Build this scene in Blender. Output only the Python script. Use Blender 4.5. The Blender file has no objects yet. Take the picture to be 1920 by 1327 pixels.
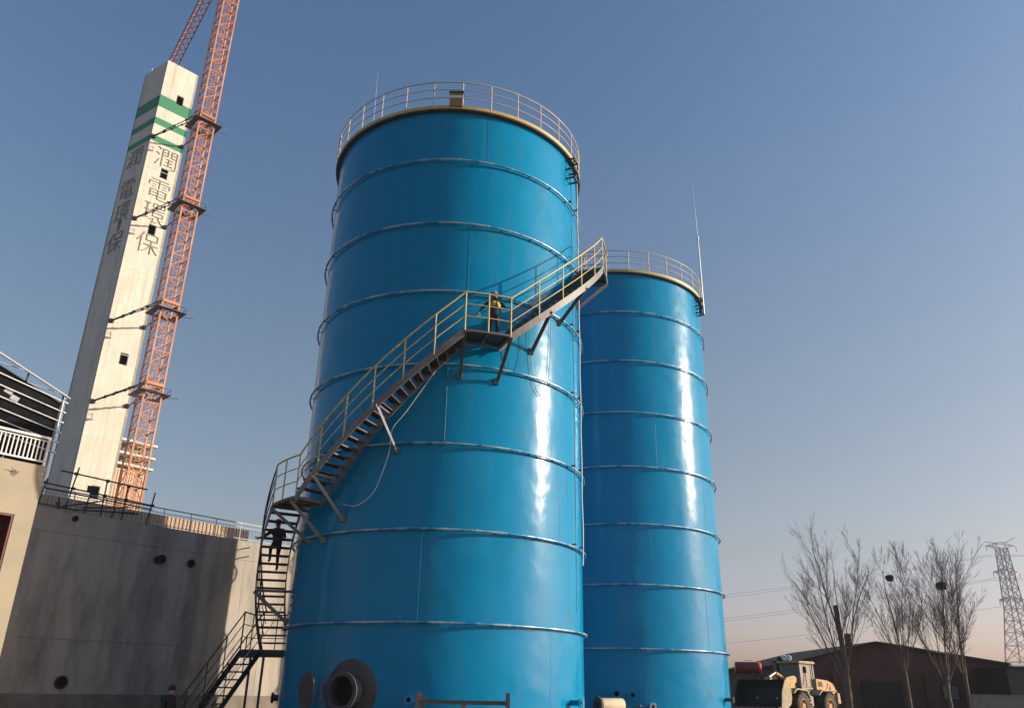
import bpy, math, random
from mathutils import Vector, Matrix
random.seed(7)
S = bpy.context.scene
COL = S.collection
R = math.radians

# ------------------------------------------------------------------ camera
def make_camera():
    cam = bpy.data.cameras.new('camera')
    cam.sensor_width = 36.0
    cam.lens = 1515.0 / 1920.0 * 36.0
    cam.clip_start = 0.1
    cam.clip_end = 5000
    o = bpy.data.objects.new('camera', cam)
    COL.objects.link(o)
    p, r = R(22.6936), R(1.012)
    f = Vector((0, math.cos(p), math.sin(p)))
    u = Vector((0, -math.sin(p), math.cos(p)))
    x = Vector((1, 0, 0))
    xr = math.cos(r) * x + math.sin(r) * u
    ur = -math.sin(r) * x + math.cos(r) * u
    m = Matrix((xr, ur, -f)).transposed().to_4x4()
    m.translation = Vector((0, 0, 1.6))
    o.matrix_world = m
    S.camera = o
make_camera()

# ------------------------------------------------------------------ sky, sun, exposure
SUN_EL, SUN_AZ = 17.5, 0.4          # azimuth counter-clockwise from +X
w = bpy.data.worlds.new('World')
S.world = w
w.use_nodes = True
nt = w.node_tree
nt.nodes.clear()
sky = nt.nodes.new('ShaderNodeTexSky')
sky.sky_type = 'NISHITA'
sky.sun_disc = False
sky.sun_elevation = R(SUN_EL)
sky.sun_rotation = R(90 - SUN_AZ)
sky.air_density = 1.0
sky.dust_density = 2.2
sky.ozone_density = 2.0
bg = nt.nodes.new('ShaderNodeBackground')
bg.inputs['Strength'].default_value = 0.12
wo = nt.nodes.new('ShaderNodeOutputWorld')
# wintry haze: the band near the horizon is greyer and pinker, the upper sky a little bluer, all the way round
tcw = nt.nodes.new('ShaderNodeTexCoord')
sep = nt.nodes.new('ShaderNodeSeparateXYZ')
nt.links.new(tcw.outputs['Generated'], sep.inputs[0])
ramp = nt.nodes.new('ShaderNodeValToRGB')
el = ramp.color_ramp.elements
el[0].position, el[0].color = 0.0, (0.96, 0.74, 0.90, 1)
el[1].position, el[1].color = 0.75, (0.63, 0.80, 0.91, 1)
for pos, c in ((0.06, (0.93, 0.745, 0.84)), (0.16, (0.84, 0.71, 0.655)), (0.36, (0.81, 0.765, 0.71)), (0.56, (0.75, 0.80, 0.84))):
    e = el.new(pos)
    e.color = (*c, 1)
nt.links.new(sep.outputs['Z'], ramp.inputs['Fac'])
mulw = nt.nodes.new('ShaderNodeVectorMath')
mulw.operation = 'MULTIPLY'
nt.links.new(sky.outputs[0], mulw.inputs[0])
nt.links.new(ramp.outputs['Color'], mulw.inputs[1])
scw = nt.nodes.new('ShaderNodeVectorMath')
scw.operation = 'SCALE'
scw.inputs['Scale'].default_value = 1.29
nt.links.new(mulw.outputs[0], scw.inputs[0])
nt.links.new(scw.outputs[0], bg.inputs['Color'])
nt.links.new(bg.outputs[0], wo.inputs['Surface'])

sl = bpy.data.lights.new('sun', 'SUN')
sl.energy = 5.0
sl.angle = R(0.53)
sl.color = (1.0, 0.87, 0.70)
so = bpy.data.objects.new('sun', sl)
COL.objects.link(so)
to_sun = Vector((math.cos(R(SUN_EL)) * math.cos(R(SUN_AZ)), math.cos(R(SUN_EL)) * math.sin(R(SUN_AZ)), math.sin(R(SUN_EL))))
so.rotation_euler = to_sun.to_track_quat('Z', 'Y').to_euler()
so.location = (60, 0, 40)

S.view_settings.view_transform = 'Standard'
S.view_settings.look = 'None'
S.view_settings.exposure = 0.32
S.view_settings.gamma = 1.0
S.view_settings.use_curve_mapping = False
S.render.engine = 'CYCLES'

# ------------------------------------------------------------------ materials
MATS = {}
def mat(name, col, rough=0.6, metal=0.0, var=0.12, scale=3.0, bump=0.0, bscale=20.0, coat=0.0, coat_rough=0.1,
        spec=0.5, col2=None, mix2=(0.55, 0.7), scale2=1.0, stretch=(1, 1, 1), emit=None, alpha=None, trans=0.0):
    """Principled material with noise-driven tone variation, an optional second colour in patches, and fine relief."""
    m = bpy.data.materials.new(name)
    m.use_nodes = True
    n = m.node_tree.nodes
    l = m.node_tree.links
    b = n['Principled BSDF']
    b.inputs['Roughness'].default_value = rough
    b.inputs['Metallic'].default_value = metal
    b.inputs['Specular IOR Level'].default_value = spec
    b.inputs['Coat Weight'].default_value = coat
    b.inputs['Coat Roughness'].default_value = coat_rough
    b.inputs['Transmission Weight'].default_value = trans
    tc = n.new('ShaderNodeTexCoord')
    mp = n.new('ShaderNodeMapping')
    mp.inputs['Scale'].default_value = stretch
    l.new(tc.outputs['Object'], mp.inputs['Vector'])
    no = n.new('ShaderNodeTexNoise')
    no.inputs['Scale'].default_value = scale
    no.inputs['Detail'].default_value = 6
    l.new(mp.outputs[0], no.inputs['Vector'])
    mr = n.new('ShaderNodeMapRange')
    mr.inputs['To Min'].default_value = 1 - var * 1.6
    mr.inputs['To Max'].default_value = 1 + var * 1.6
    l.new(no.outputs['Fac'], mr.inputs['Value'])
    base = n.new('ShaderNodeRGB')
    base.outputs[0].default_value = (*col, 1)
    src = base.outputs[0]
    if col2:
        n2 = n.new('ShaderNodeTexNoise')
        n2.inputs['Scale'].default_value = scale2
        n2.inputs['Detail'].default_value = 8
        n2.inputs['Roughness'].default_value = 0.65
        l.new(mp.outputs[0], n2.inputs['Vector'])
        r2 = n.new('ShaderNodeMapRange')
        r2.inputs['From Min'].default_value = mix2[0]
        r2.inputs['From Max'].default_value = mix2[1]
        l.new(n2.outputs['Fac'], r2.inputs['Value'])
        mx = n.new('ShaderNodeMix')
        mx.data_type = 'RGBA'
        l.new(r2.outputs[0], mx.inputs['Factor'])
        l.new(src, mx.inputs['A'])
        mx.inputs['B'].default_value = (*col2, 1)
        src = mx.outputs['Result']
    vm = n.new('ShaderNodeVectorMath')
    vm.operation = 'SCALE'
    l.new(src, vm.inputs[0])
    l.new(mr.outputs[0], vm.inputs['Scale'])
    l.new(vm.outputs[0], b.inputs['Base Color'])
    if bump:
        nb = n.new('ShaderNodeTexNoise')
        nb.inputs['Scale'].default_value = bscale
        nb.inputs['Detail'].default_value = 4
        l.new(mp.outputs[0], nb.inputs['Vector'])
        bu = n.new('ShaderNodeBump')
        bu.inputs['Strength'].default_value = 1.0
        bu.inputs['Distance'].default_value = bump
        l.new(nb.outputs['Fac'], bu.inputs['Height'])
        l.new(bu.outputs[0], b.inputs['Normal'])
    MATS[name] = m
    return m

def tank_paint(name, col):
    m = mat(name, col, rough=0.2, var=0.05, scale=0.8, coat=0.0, spec=0.17,
            col2=(col[0] + 0.001, col[1] * 0.80, col[2] * 0.60), mix2=(0.56, 0.82), scale2=0.4)
    n = m.node_tree.nodes
    l = m.node_tree.links
    b = n['Principled BSDF']
    tc = n['Texture Coordinate']
    # buckled plate: broad shallow dents, plus a fine orange-peel
    def noise(sc, stretch, det=2):
        mp = n.new('ShaderNodeMapping')
        mp.inputs['Scale'].default_value = stretch
        l.new(tc.outputs['Object'], mp.inputs['Vector'])
        t = n.new('ShaderNodeTexNoise')
        t.noise_dimensions = '4D'
        t.inputs['Scale'].default_value = sc
        t.inputs['Detail'].default_value = det
        l.new(mp.outputs[0], t.inputs['Vector'])
        l.new(seed, t.inputs['W'])
        return t.outputs['Fac']
    oi = n.new('ShaderNodeObjectInfo')          # every course of plates has its own dents and wear
    sd = n.new('ShaderNodeMath')
    sd.operation = 'MULTIPLY'
    sd.inputs[1].default_value = 37.0
    l.new(oi.outputs['Random'], sd.inputs[0])
    seed = sd.outputs[0]
    def bmp(h, d, prev=None):
        bu = n.new('ShaderNodeBump')
        bu.inputs['Strength'].default_value = 1.0
        bu.inputs['Distance'].default_value = d
        l.new(h, bu.inputs['Height'])
        if prev:
            l.new(prev, bu.inputs['Normal'])
        return bu.outputs[0]
    a = bmp(noise(0.55, (1, 1, 1)), 0.055)
    a = bmp(noise(1.5, (1, 1, 0.7)), 0.014, a)
    a = bmp(noise(6.0, (1, 1, 1), 3), 0.0012, a)
    l.new(a, b.inputs['Normal'])
    l.new(a, b.inputs['Coat Normal'])
    # dusty, duller patches
    mr = n.new('ShaderNodeMapRange')
    mr.inputs['From Min'].default_value = 0.35
    mr.inputs['From Max'].default_value = 0.75
    mr.inputs['To Min'].default_value = 0.15
    mr.inputs['To Max'].default_value = 0.25
    l.new(noise(0.9, (1, 1, 0.5), 6), mr.inputs['Value'])
    l.new(mr.outputs[0], b.inputs['Roughness'])
    # dust runs down the plates and chalky, faded patches
    old = b.inputs['Base Color'].links[0].from_socket
    def blend(prev, fac_src, lo, hi, amount, colr):
        r = n.new('ShaderNodeMapRange')
        r.inputs['From Min'].default_value = lo
        r.inputs['From Max'].default_value = hi
        r.inputs['To Max'].default_value = amount
        l.new(fac_src, r.inputs['Value'])
        x = n.new('ShaderNodeMix')
        x.data_type = 'RGBA'
        l.new(r.outputs[0], x.inputs['Factor'])
        l.new(prev, x.inputs['A'])
        x.inputs['B'].default_value = (*colr, 1)
        return x.outputs['Result']
    c = blend(old, noise(3.0, (1, 1, 0.05), 5), 0.52, 0.80, 0.22, (0.10, 0.16, 0.18))
    c = blend(c, noise(0.7, (1, 1, 1.2), 7), 0.55, 0.75, 0.25, (0.03, 0.29, 0.46))
    c = blend(c, noise(0.5, (1, 1, 1.6), 8), 0.62, 0.72, 0.35, (0.03, 0.13, 0.17))
    l.new(c, b.inputs['Base Color'])
    return m

def formwork(name):
    m = MATS[name]
    n, l = m.node_tree.nodes, m.node_tree.links
    b = n['Principled BSDF']
    old = b.inputs['Base Color'].links[0].from_socket
    tc = n['Texture Coordinate']
    mp = n.new('ShaderNodeMapping')
    mp.inputs['Rotation'].default_value = (0, 0, R(-44.8))
    l.new(tc.outputs['Object'], mp.inputs['Vector'])
    sp = n.new('ShaderNodeSeparateXYZ')
    l.new(mp.outputs[0], sp.inputs[0])
    ad = n.new('ShaderNodeMath')
    l.new(sp.outputs['X'], ad.inputs[0])
    l.new(sp.outputs['Y'], ad.inputs[1])
    cb = n.new('ShaderNodeCombineXYZ')
    l.new(ad.outputs[0], cb.inputs['X'])
    l.new(sp.outputs['Z'], cb.inputs['Y'])
    br = n.new('ShaderNodeTexBrick')
    br.offset = 0.0
    br.inputs['Scale'].default_value = 1.0
    br.inputs['Brick Width'].default_value = 0.45
    br.inputs['Row Height'].default_value = 1.5
    br.inputs['Mortar Size'].default_value = 0.012
    br.inputs['Color1'].default_value = (1, 1, 1, 1)
    br.inputs['Color2'].default_value = (0.90, 0.89, 0.87, 1)
    br.inputs['Mortar'].default_value = (0.80, 0.78, 0.75, 1)
    l.new(cb.outputs[0], br.inputs['Vector'])
    mu = n.new('ShaderNodeVectorMath')
    mu.operation = 'MULTIPLY'
    l.new(old, mu.inputs[0])
    l.new(br.outputs['Color'], mu.inputs[1])
    # rain streaks
    m2 = n.new('ShaderNodeMapping')
    m2.inputs['Scale'].default_value = (1, 1, 0.04)
    l.new(tc.outputs['Object'], m2.inputs['Vector'])
    ns = n.new('ShaderNodeTexNoise')
    ns.inputs['Scale'].default_value = 2.5
    ns.inputs['Detail'].default_value = 6
    l.new(m2.outputs[0], ns.inputs['Vector'])
    r = n.new('ShaderNodeMapRange')
    r.inputs['From Min'].default_value = 0.5
    r.inputs['From Max'].default_value = 0.8
    r.inputs['To Min'].default_value = 1.0
    r.inputs['To Max'].default_value = 0.72
    l.new(ns.outputs['Fac'], r.inputs['Value'])
    sc = n.new('ShaderNodeVectorMath')
    sc.operation = 'SCALE'
    l.new(mu.outputs[0], sc.inputs[0])
    l.new(r.outputs[0], sc.inputs['Scale'])
    l.new(sc.outputs[0], b.inputs['Base Color'])

BLUE = (0.0, 0.203, 0.405)
tank_paint('tank_blue', BLUE)
mat('seam_blue', (0.003, 0.21, 0.45), 0.3, var=0.1)
mat('ring_pipe', (0.34, 0.44, 0.50), 0.40, metal=0.4, var=0.25, scale=4, bump=0.002, col2=(0.01, 0.20, 0.38), mix2=(0.46, 0.60), scale2=1.3)
mat('rail_yellow', (0.533, 0.404, 0.120), 0.45, var=0.2, scale=6, col2=(0.55, 0.47, 0.36), mix2=(0.5, 0.65), scale2=2)
mat('rail_cream', (0.533, 0.430, 0.310), 0.45, var=0.15, scale=4)
mat('rim_yellow', (0.473, 0.361, 0.103), 0.5, var=0.15)
mat('dark_steel', (0.045, 0.043, 0.045), 0.55, var=0.3, scale=5, col2=(0.09, 0.06, 0.045), mix2=(0.5, 0.75), scale2=3)
mat('primer_steel', (0.16, 0.145, 0.14), 0.5, var=0.2, scale=4, col2=(0.09, 0.08, 0.075), mix2=(0.5, 0.75), scale2=2)
mat('grey_primer', (0.065, 0.065, 0.068), 0.75, var=0.2, scale=4, bump=0.003, bscale=30)
mat('galvanised', (0.447, 0.464, 0.482), 0.4, metal=0.7, var=0.15)
mat('cable_white', (0.55, 0.58, 0.6), 0.5)
mat('cable_black', (0.03, 0.03, 0.032), 0.5)
mat('concrete', (0.430, 0.385, 0.325), 0.85, var=0.22, scale=0.9, bump=0.006, bscale=6, col2=(0.225, 0.215, 0.20), mix2=(0.44, 0.70), scale2=1.25, stretch=(1, 1, 0.26))
mat('render_cream', (0.345, 0.300, 0.218), 0.85, var=0.1, scale=0.9, bump=0.003, bscale=14, col2=(0.285, 0.245, 0.185), mix2=(0.5, 0.85), scale2=0.7)
mat('plinth', (0.22, 0.19, 0.155), 0.9, var=0.3, scale=2, bump=0.01)
mat('hole_dark', (0.012, 0.012, 0.012), 0.9)
mat('frame_maroon', (0.12, 0.04, 0.03), 0.6)
mat('white_rail', (0.619, 0.602, 0.585), 0.4, var=0.08)
mat('chimney_white', (0.636, 0.585, 0.507), 0.7, var=0.10, scale=0.5, col2=(0.68, 0.625, 0.54), mix2=(0.5, 0.75), scale2=0.35, bump=0.02, bscale=0.9, stretch=(1, 1, 0.6))
mat('chimney_green', (0.026, 0.206, 0.103), 0.65, var=0.1)
mat('letter_grey', (0.21, 0.215, 0.185), 0.6)
mat('crane_orange', (0.430, 0.163, 0.073), 0.5, var=0.2, scale=1.5, col2=(0.52, 0.27, 0.17), mix2=(0.45, 0.7), scale2=0.4)
mat('crane_mauve', (0.33, 0.13, 0.12), 0.55, var=0.2)
mat('corrugated', (0.447, 0.318, 0.215), 0.6, var=0.08)
mat('white_slab', (0.645, 0.619, 0.585), 0.6)
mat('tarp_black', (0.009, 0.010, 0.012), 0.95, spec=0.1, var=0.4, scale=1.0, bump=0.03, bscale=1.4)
mat('tarp_grey', (0.30, 0.31, 0.33), 0.7)
mat('ground_dirt', (0.15, 0.115, 0.085), 0.95, var=0.35, scale=0.3, bump=0.05, bscale=2.0)
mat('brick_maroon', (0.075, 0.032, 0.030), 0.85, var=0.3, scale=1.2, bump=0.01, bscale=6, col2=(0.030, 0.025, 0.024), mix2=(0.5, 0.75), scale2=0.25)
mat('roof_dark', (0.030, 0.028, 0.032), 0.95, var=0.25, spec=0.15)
mat('grey_block', (0.16, 0.155, 0.15), 0.85, var=0.2)
mat('bark', (0.105, 0.078, 0.062), 0.9, var=0.3, scale=4, bump=0.01)
mat('twig', (0.115, 0.085, 0.070), 0.9, var=0.3, scale=2)
mat('nest', (0.022, 0.017, 0.014), 0.95)
mat('pylon_grey', (0.361, 0.361, 0.370), 0.6, var=0.1)
mat('loader_yellow', (0.50, 0.285, 0.085), 0.65, var=0.25, scale=3, col2=(0.26, 0.175, 0.10), mix2=(0.42, 0.66), scale2=2.2)
mat('loader_cream', (0.34, 0.265, 0.165), 0.7, var=0.25, scale=3, col2=(0.18, 0.14, 0.10), mix2=(0.45, 0.7), scale2=2.5)
mat('loader_grey', (0.24, 0.22, 0.20), 0.6)
mat('loader_black', (0.014, 0.013, 0.013), 0.65, var=0.3)
mat('tyre', (0.036, 0.031, 0.027), 0.9, var=0.35, scale=4, col2=(0.12, 0.09, 0.065), mix2=(0.5, 0.7), scale2=3)
mat('hub_dust', (0.40, 0.25, 0.12), 0.8, var=0.2)
mat('cab_glass', (0.10, 0.14, 0.15), 0.08, var=0.05)
mat('chrome', (0.8, 0.8, 0.8), 0.12, metal=1.0)
mat('tank_red', (0.20, 0.030, 0.022), 0.5, var=0.2)
mat('tank_red_lit_end', (0.52, 0.07, 0.04), 0.5)  # same red tank, brightened: sunlight on its end cap put into the colour
mat('drum_white', (0.559, 0.568, 0.585), 0.5)
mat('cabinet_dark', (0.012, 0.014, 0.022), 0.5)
mat('cloth_dark', (0.016, 0.016, 0.020), 0.85, var=0.3, scale=8)
mat('cloth_navy', (0.020, 0.022, 0.034), 0.85, var=0.3, scale=8)
mat('vest_yellow', (0.70, 0.47, 0.03), 0.7, var=0.1)
mat('skin', (0.42, 0.24, 0.16), 0.6)
mat('helmet_blue', (0.13, 0.26, 0.42), 0.35)
mat('helmet_red', (0.50, 0.03, 0.02), 0.35)
mat('boot', (0.02, 0.018, 0.016), 0.7)
mat('hair', (0.012, 0.010, 0.010), 0.7)
mat('wrap_beige', (0.473, 0.387, 0.267), 0.7)
mat('box_brown', (0.22, 0.16, 0.05), 0.6)
mat('far_wall', (0.20, 0.20, 0.21), 0.8)

formwork('chimney_white')

# ------------------------------------------------------------------ mesh builder
ORG = {}
class MB:
    def __init__(s):
        s.v, s.f, s.sm = [], [], []
    def add(s, vs, fs, smooth=False):
        o = len(s.v)
        s.v += [Vector(v) for v in vs]
        s.f += [tuple(i + o for i in f) for f in fs]
        s.sm += [smooth] * len(fs)
        return s
    def hexa(s, a):      # 8 points: bottom ring 0-3, top ring 4-7
        return s.add(a, [(3, 2, 1, 0), (4, 5, 6, 7), (0, 1, 5, 4), (1, 2, 6, 5), (2, 3, 7, 6), (3, 0, 4, 7)])
    def box(s, c, sz, ax=None, ay=None, az=None):
        c = Vector(c)
        ax = Vector(ax or (1, 0, 0)); ay = Vector(ay or (0, 1, 0)); az = Vector(az or (0, 0, 1))
        x, y, z = ax * sz[0] / 2, ay * sz[1] / 2, az * sz[2] / 2
        return s.hexa([c - x - y - z, c + x - y - z, c + x + y - z, c - x + y - z, c - x - y + z, c + x - y + z, c + x + y + z, c - x + y + z])
    def beam(s, p, q, wd, ht, up=(0, 0, 1)):
        p, q = Vector(p), Vector(q)
        d = (q - p)
        L = d.length
        d.normalize()
        side = d.cross(Vector(up))
        if side.length < 1e-4:
            side = d.cross(Vector((1, 0, 0)))
        side.normalize()
        u = side.cross(d).normalized()
        return s.box((p + q) / 2, (L, wd, ht), d, side, u)
    def angle(s, p, q, wd, t, up=(0, 0, 1)):     # L-section bar
        p, q = Vector(p), Vector(q)
        d = (q - p).normalized()
        side = d.cross(Vector(up)).normalized()
        u = side.cross(d).normalized()
        s.beam(p, q, wd, t, up)
        s.beam(p + side * (wd / 2 - t / 2) - u * (wd / 2 + t / 2), q + side * (wd / 2 - t / 2) - u * (wd / 2 + t / 2), t, wd, up)
        return s
    def tube(s, p, q, r0, r1=None, n=6, caps=True):
        r1 = r0 if r1 is None else r1
        p, q = Vector(p), Vector(q)
        d = (q - p)
        if d.length < 1e-6:
            return s
        d.normalize()
        a = d.orthogonal().normalized()
        b = d.cross(a)
        vs = []
        for c, r in ((p, r0), (q, r1)):
            for i in range(n):
                t = 2 * math.pi * i / n
                vs.append(c + (a * math.cos(t) + b * math.sin(t)) * r)
        s.add(vs, [(i, (i + 1) % n, n + (i + 1) % n, n + i) for i in range(n)], n > 4)
        if caps:
            s.add(vs[:n], [tuple(range(n - 1, -1, -1))])
            s.add(vs[n:], [tuple(range(n))])
        return s
    def sweep(s, pts, r, n=6, closed=False):
        pts = [Vector(p) for p in pts]
        k = len(pts)
        vs, fs = [], []
        prev = None
        for i, p in enumerate(pts):
            t = (pts[(i + 1) % k] - pts[i - 1]) if (closed or 0 < i < k - 1) else (pts[1] - pts[0] if i == 0 else pts[-1] - pts[-2])
            t.normalize()
            if prev is None:
                a = Vector((0, 0, 1)).cross(t)
                a = a.normalized() if a.length > 1e-3 else t.orthogonal().normalized()
            else:
                a = (prev - t * prev.dot(t)).normalized()
            prev = a
            b = t.cross(a)
            rr = r(i / (k - 1)) if callable(r) else r
            for j in range(n):
                th = 2 * math.pi * j / n
                vs.append(p + (a * math.cos(th) + b * math.sin(th)) * rr)
        for i in range(k if closed else k - 1):
            i2 = (i + 1) % k
            for j in range(n):
                fs.append((i * n + j, i * n + (j + 1) % n, i2 * n + (j + 1) % n, i2 * n + j))
        s.add(vs, fs, True)
        if not closed:
            s.add(vs[:n], [tuple(range(n - 1, -1, -1))])
            s.add(vs[-n:], [tuple(range(n))])
        return s
    def lathe(s, c, axis, prof, n=24, smooth=True, close=True, a0=0.0):
        """prof: list of (radius, offset along axis) turned round the axis through c"""
        c = Vector(c); d = Vector(axis).normalized()
        a = d.orthogonal().normalized(); b = d.cross(a)
        k = len(prof)
        vs = []
        for r, h in prof:
            for i in range(n):
                t = 2 * math.pi * i / n + a0
                vs.append(c + d * h + (a * math.cos(t) + b * math.sin(t)) * r)
        fs = []
        for j in range(k - 1):
            for i in range(n):
                fs.append((j * n + i, j * n + (i + 1) % n, (j + 1) * n + (i + 1) % n, (j + 1) * n + i))
        s.add(vs, fs, smooth)
        if close:
            if prof[0][0] > 1e-5: s.add(vs[:n], [tuple(range(n - 1, -1, -1))])
            if prof[-1][0] > 1e-5: s.add(vs[-n:], [tuple(range(n))])
        return s
    def prism(s, poly, ext):     # polygon (list of 3-D points) extruded by vector ext
        n = len(poly)
        e = Vector(ext)
        p = [Vector(q) for q in poly]
        return s.add(p + [q + e for q in p], [tuple(range(n - 1, -1, -1)), tuple(range(n, 2 * n))] + [(i, (i + 1) % n, n + (i + 1) % n, n + i) for i in range(n)])
    def build(s, name, m, parent=None, origin=None):
        org = Vector(ORG.get(parent.name, (0, 0, 0))) if parent else Vector(origin or (0, 0, 0))
        me = bpy.data.meshes.new(name)
        me.from_pydata([v - org for v in s.v], [], s.f)
        me.polygons.foreach_set('use_smooth', s.sm)
        me.materials.append(MATS[m])
        me.update()
        o = bpy.data.objects.new(name, me)
        COL.objects.link(o)
        if parent:
            o.parent = parent
        else:
            o.location = org
        ORG[o.name] = tuple(org)
        return o

def thing(name, label, cat, loc=(0, 0, 0), group=None):
    o = bpy.data.objects.new(name, None)
    o.empty_display_size = 0.3
    COL.objects.link(o)
    o.location = loc
    ORG[o.name] = tuple(loc)
    return tag(o, label, cat, group)
def tag(o, label, cat, group=None):
    o['label'] = label
    o['category'] = cat
    if group: o['group'] = group
    return o
def struct(o):
    o['kind'] = 'structure'
    return o
def stuff(o):
    o['kind'] = 'stuff'
    return o

# ------------------------------------------------------------------ ground
def ground_z(x, y):
    t = max(0.0, min(1.0, (y - 33.0) / 14.0))
    return 0.35 * t * t * (3 - 2 * t)
def make_ground():
    mb = MB()
    xs = [-2500, -600, -200, -90] + [-60 + 4 * i for i in range(31)] + [90, 200, 600, 2500]
    ys = [-300, -60, -20] + [-8 + 3 * i for i in range(32)] + [110, 150, 250, 500, 1200, 3000]
    vs, fs = [], []
    for y in ys:
        for x in xs:
            near = 0 < y < 90 and abs(x) < 60
            vs.append((x, y, ground_z(x, y) + (random.uniform(-.03, .03) if near else 0)))
    nx = len(xs)
    for j in range(len(ys) - 1):
        for i in range(nx - 1):
            fs.append((j * nx + i, j * nx + i + 1, (j + 1) * nx + i + 1, (j + 1) * nx + i))
    mb.add(vs, fs, True)
    struct(mb.build('ground', 'ground_dirt'))
make_ground()

# ------------------------------------------------------------------ tanks
TR = 5.113
RING_Z = [3.433 + 2.6993 * i for i in range(7)]
TOP = 21.95
def pol(C, r, phi, z):           # phi in degrees, 0 towards the camera, + to the right
    a = R(phi)
    return Vector((C[0] + r * math.sin(a), C[1] - r * math.cos(a), z))

def arc(C, r, p0, p1, z, step=2.5):
    n = max(2, int(abs(p1 - p0) / step) + 1)
    return [pol(C, r, p0 + (p1 - p0) * i / (n - 1), z) for i in range(n)]

def make_tank(C, label, base_z, seam0):
    t = thing('storage_tank', label, 'storage tank', (C[0], C[1], base_z), 'blue cylindrical steel tanks')
    zs = [base_z - 0.15] + RING_Z + [TOP]
    N = 144
    for i in range(8):
        mb = MB()
        z0, z1 = zs[i], zs[i + 1]
        dr = 0.0 if i % 2 == 0 else -0.004
        mb.lathe((C[0], C[1], 0), (0, 0, 1), [(TR + dr, z0), (TR + dr, z1)], N, True, False)
        co = mb.build('shell_course', 'tank_blue', t)
        for k in range(4):                                  # vertical weld seams, staggered course by course
            ph = seam0 + 90 * k + (37 if i % 2 else 0) + 3 * i
            MB().sweep([pol(C, TR + 0.001, ph, z0 + 0.05), pol(C, TR + 0.001, ph, z1 - 0.05)], 0.004, 5).build('weld_seam', 'seam_blue', co)
    for z in RING_Z:                                        # stand-off pipe rings
        mb = MB()
        mb.sweep(arc(C, TR + 0.11, 0, 357.5, z), 0.036, 8, closed=True)
        rg = mb.build('stiffening_ring', 'ring_pipe', t)
        lb = MB()
        for k in range(30):
            ph = 12 * k + random.uniform(-1, 1)
            lb.beam(pol(C, TR - 0.02, ph, z - 0.01), pol(C, TR + 0.11, ph, z - 0.01), 0.05, 0.02)
            sp = pol(C, TR + 0.11, ph + 5, z)
            tdir = (pol(C, TR + 0.11, ph + 6, z) - sp).normalized()
            lb.tube(sp - tdir * 0.05, sp + tdir * 0.05, 0.045, n=8)
        stuff(lb.build('ring_bracket', 'ring_pipe', rg))
    # roof, curb flange, yellow toe plate
    mb = MB()
    mb.lathe((C[0], C[1], 0), (0, 0, 1), [(TR + 0.17, TOP - 0.02), (TR + 0.05, TOP + 0.03), (2.5, TOP + 0.35), (0.01, TOP + 0.5)], 96, True, False)
    mb.build('roof', 'tank_blue', t)
    mb = MB()
    mb.lathe((C[0], C[1], 0), (0, 0, 1), [(TR - 0.01, TOP - 0.10), (TR + 0.16, TOP - 0.10), (TR + 0.16, TOP - 0.03), (TR - 0.01, TOP - 0.03)], N, False, False)
    mb.build('curb_flange', 'dark_steel', t)
    mb = MB()
    mb.lathe((C[0], C[1], 0), (0, 0, 1), [(TR + 0.165, TOP - 0.05), (TR + 0.18, TOP - 0.05), (TR + 0.18, TOP + 0.09), (TR + 0.165, TOP + 0.09)], N, False, False)
    mb.build('toe_plate', 'rim_yellow', t)
    gr = MB()
    gr.sweep(arc(C, TR + 0.165, 0, 357.5, TOP + 1.2), 0.026, 6, closed=True)
    g = gr.build('guard_rail', 'rail_cream', t)
    for zz in (0.46, 0.84):
        m2 = MB()
        m2.sweep(arc(C, TR + 0.165, 0, 357.5, TOP + zz), 0.017, 6, closed=True)
        m2.build('mid_rail', 'rail_cream', g)
    for k in range(30):
        m2 = MB()
        p = pol(C, TR + 0.165, 4.5 + 12 * k, TOP)
        m2.tube(p, p + Vector((0, 0, 1.2)), 0.024, n=6)
        m2.build('post', 'rail_cream', g)
    return t

C1 = (-2.46, 29.90)
C2 = (5.60, 42.43)
tank1 = make_tank(C1, 'nearer large blue steel tank with the staircase wrapped round it', 0.0, 48)
tank2 = make_tank(C2, 'farther blue steel tank standing behind, with a lightning rod on its right edge', 0.0, 4)

def ladder_bracket(C, parent, phi, z0, z1):
    """small welded steel frame on the shell near the rim that holds a rod or conduit"""
    mb = MB()
    for ph in (phi - 2.2, phi + 2.2):
        mb.beam(pol(C, TR + 0.30, ph, z0), pol(C, TR + 0.30, ph, z1), 0.05, 0.05, (1, 0, 0))
    for k in range(3):
        z = z0 + (z1 - z0) * k / 2
        mb.beam(pol(C, TR - 0.02, phi - 2.2, z), pol(C, TR + 0.34, phi - 2.2, z), 0.06, 0.06)
        mb.beam(pol(C, TR - 0.02, phi + 2.2, z), pol(C, TR + 0.34, phi + 2.2, z), 0.06, 0.06)
        mb.beam(pol(C, TR + 0.30, phi - 2.6, z), pol(C, TR + 0.30, phi + 2.6, z), 0.07, 0.06)
    return mb.build('rod_bracket', 'dark_steel', parent)
def lightning_rod(C, phi, label, z0, z1, thin):
    t = thing('lightning_rod', label, 'lightning rod', tuple(pol(C, TR + 0.34, phi, z0)))
    a = pol(C, TR + 0.36, phi, z0)
    zm = z0 + (z1 - z0) * 0.55
    MB().tube(a, (a.x, a.y, zm), thin, thin * 0.8, 8).build('mast', 'galvanised', t)
    MB().tube((a.x, a.y, zm), (a.x - 0.05, a.y, z1), thin * 0.5, 0.006, 6).build('rod_tip', 'galvanised', t)
    MB().lathe((a.x, a.y, zm), (0, 0, 1), [(thin * 1.3, -0.08), (thin * 1.3, 0.08)], 8).build('collar', 'galvanised', t)
    return t
ladder_bracket(C2, tank2, 63.5, 20.95, 21.8)
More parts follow.
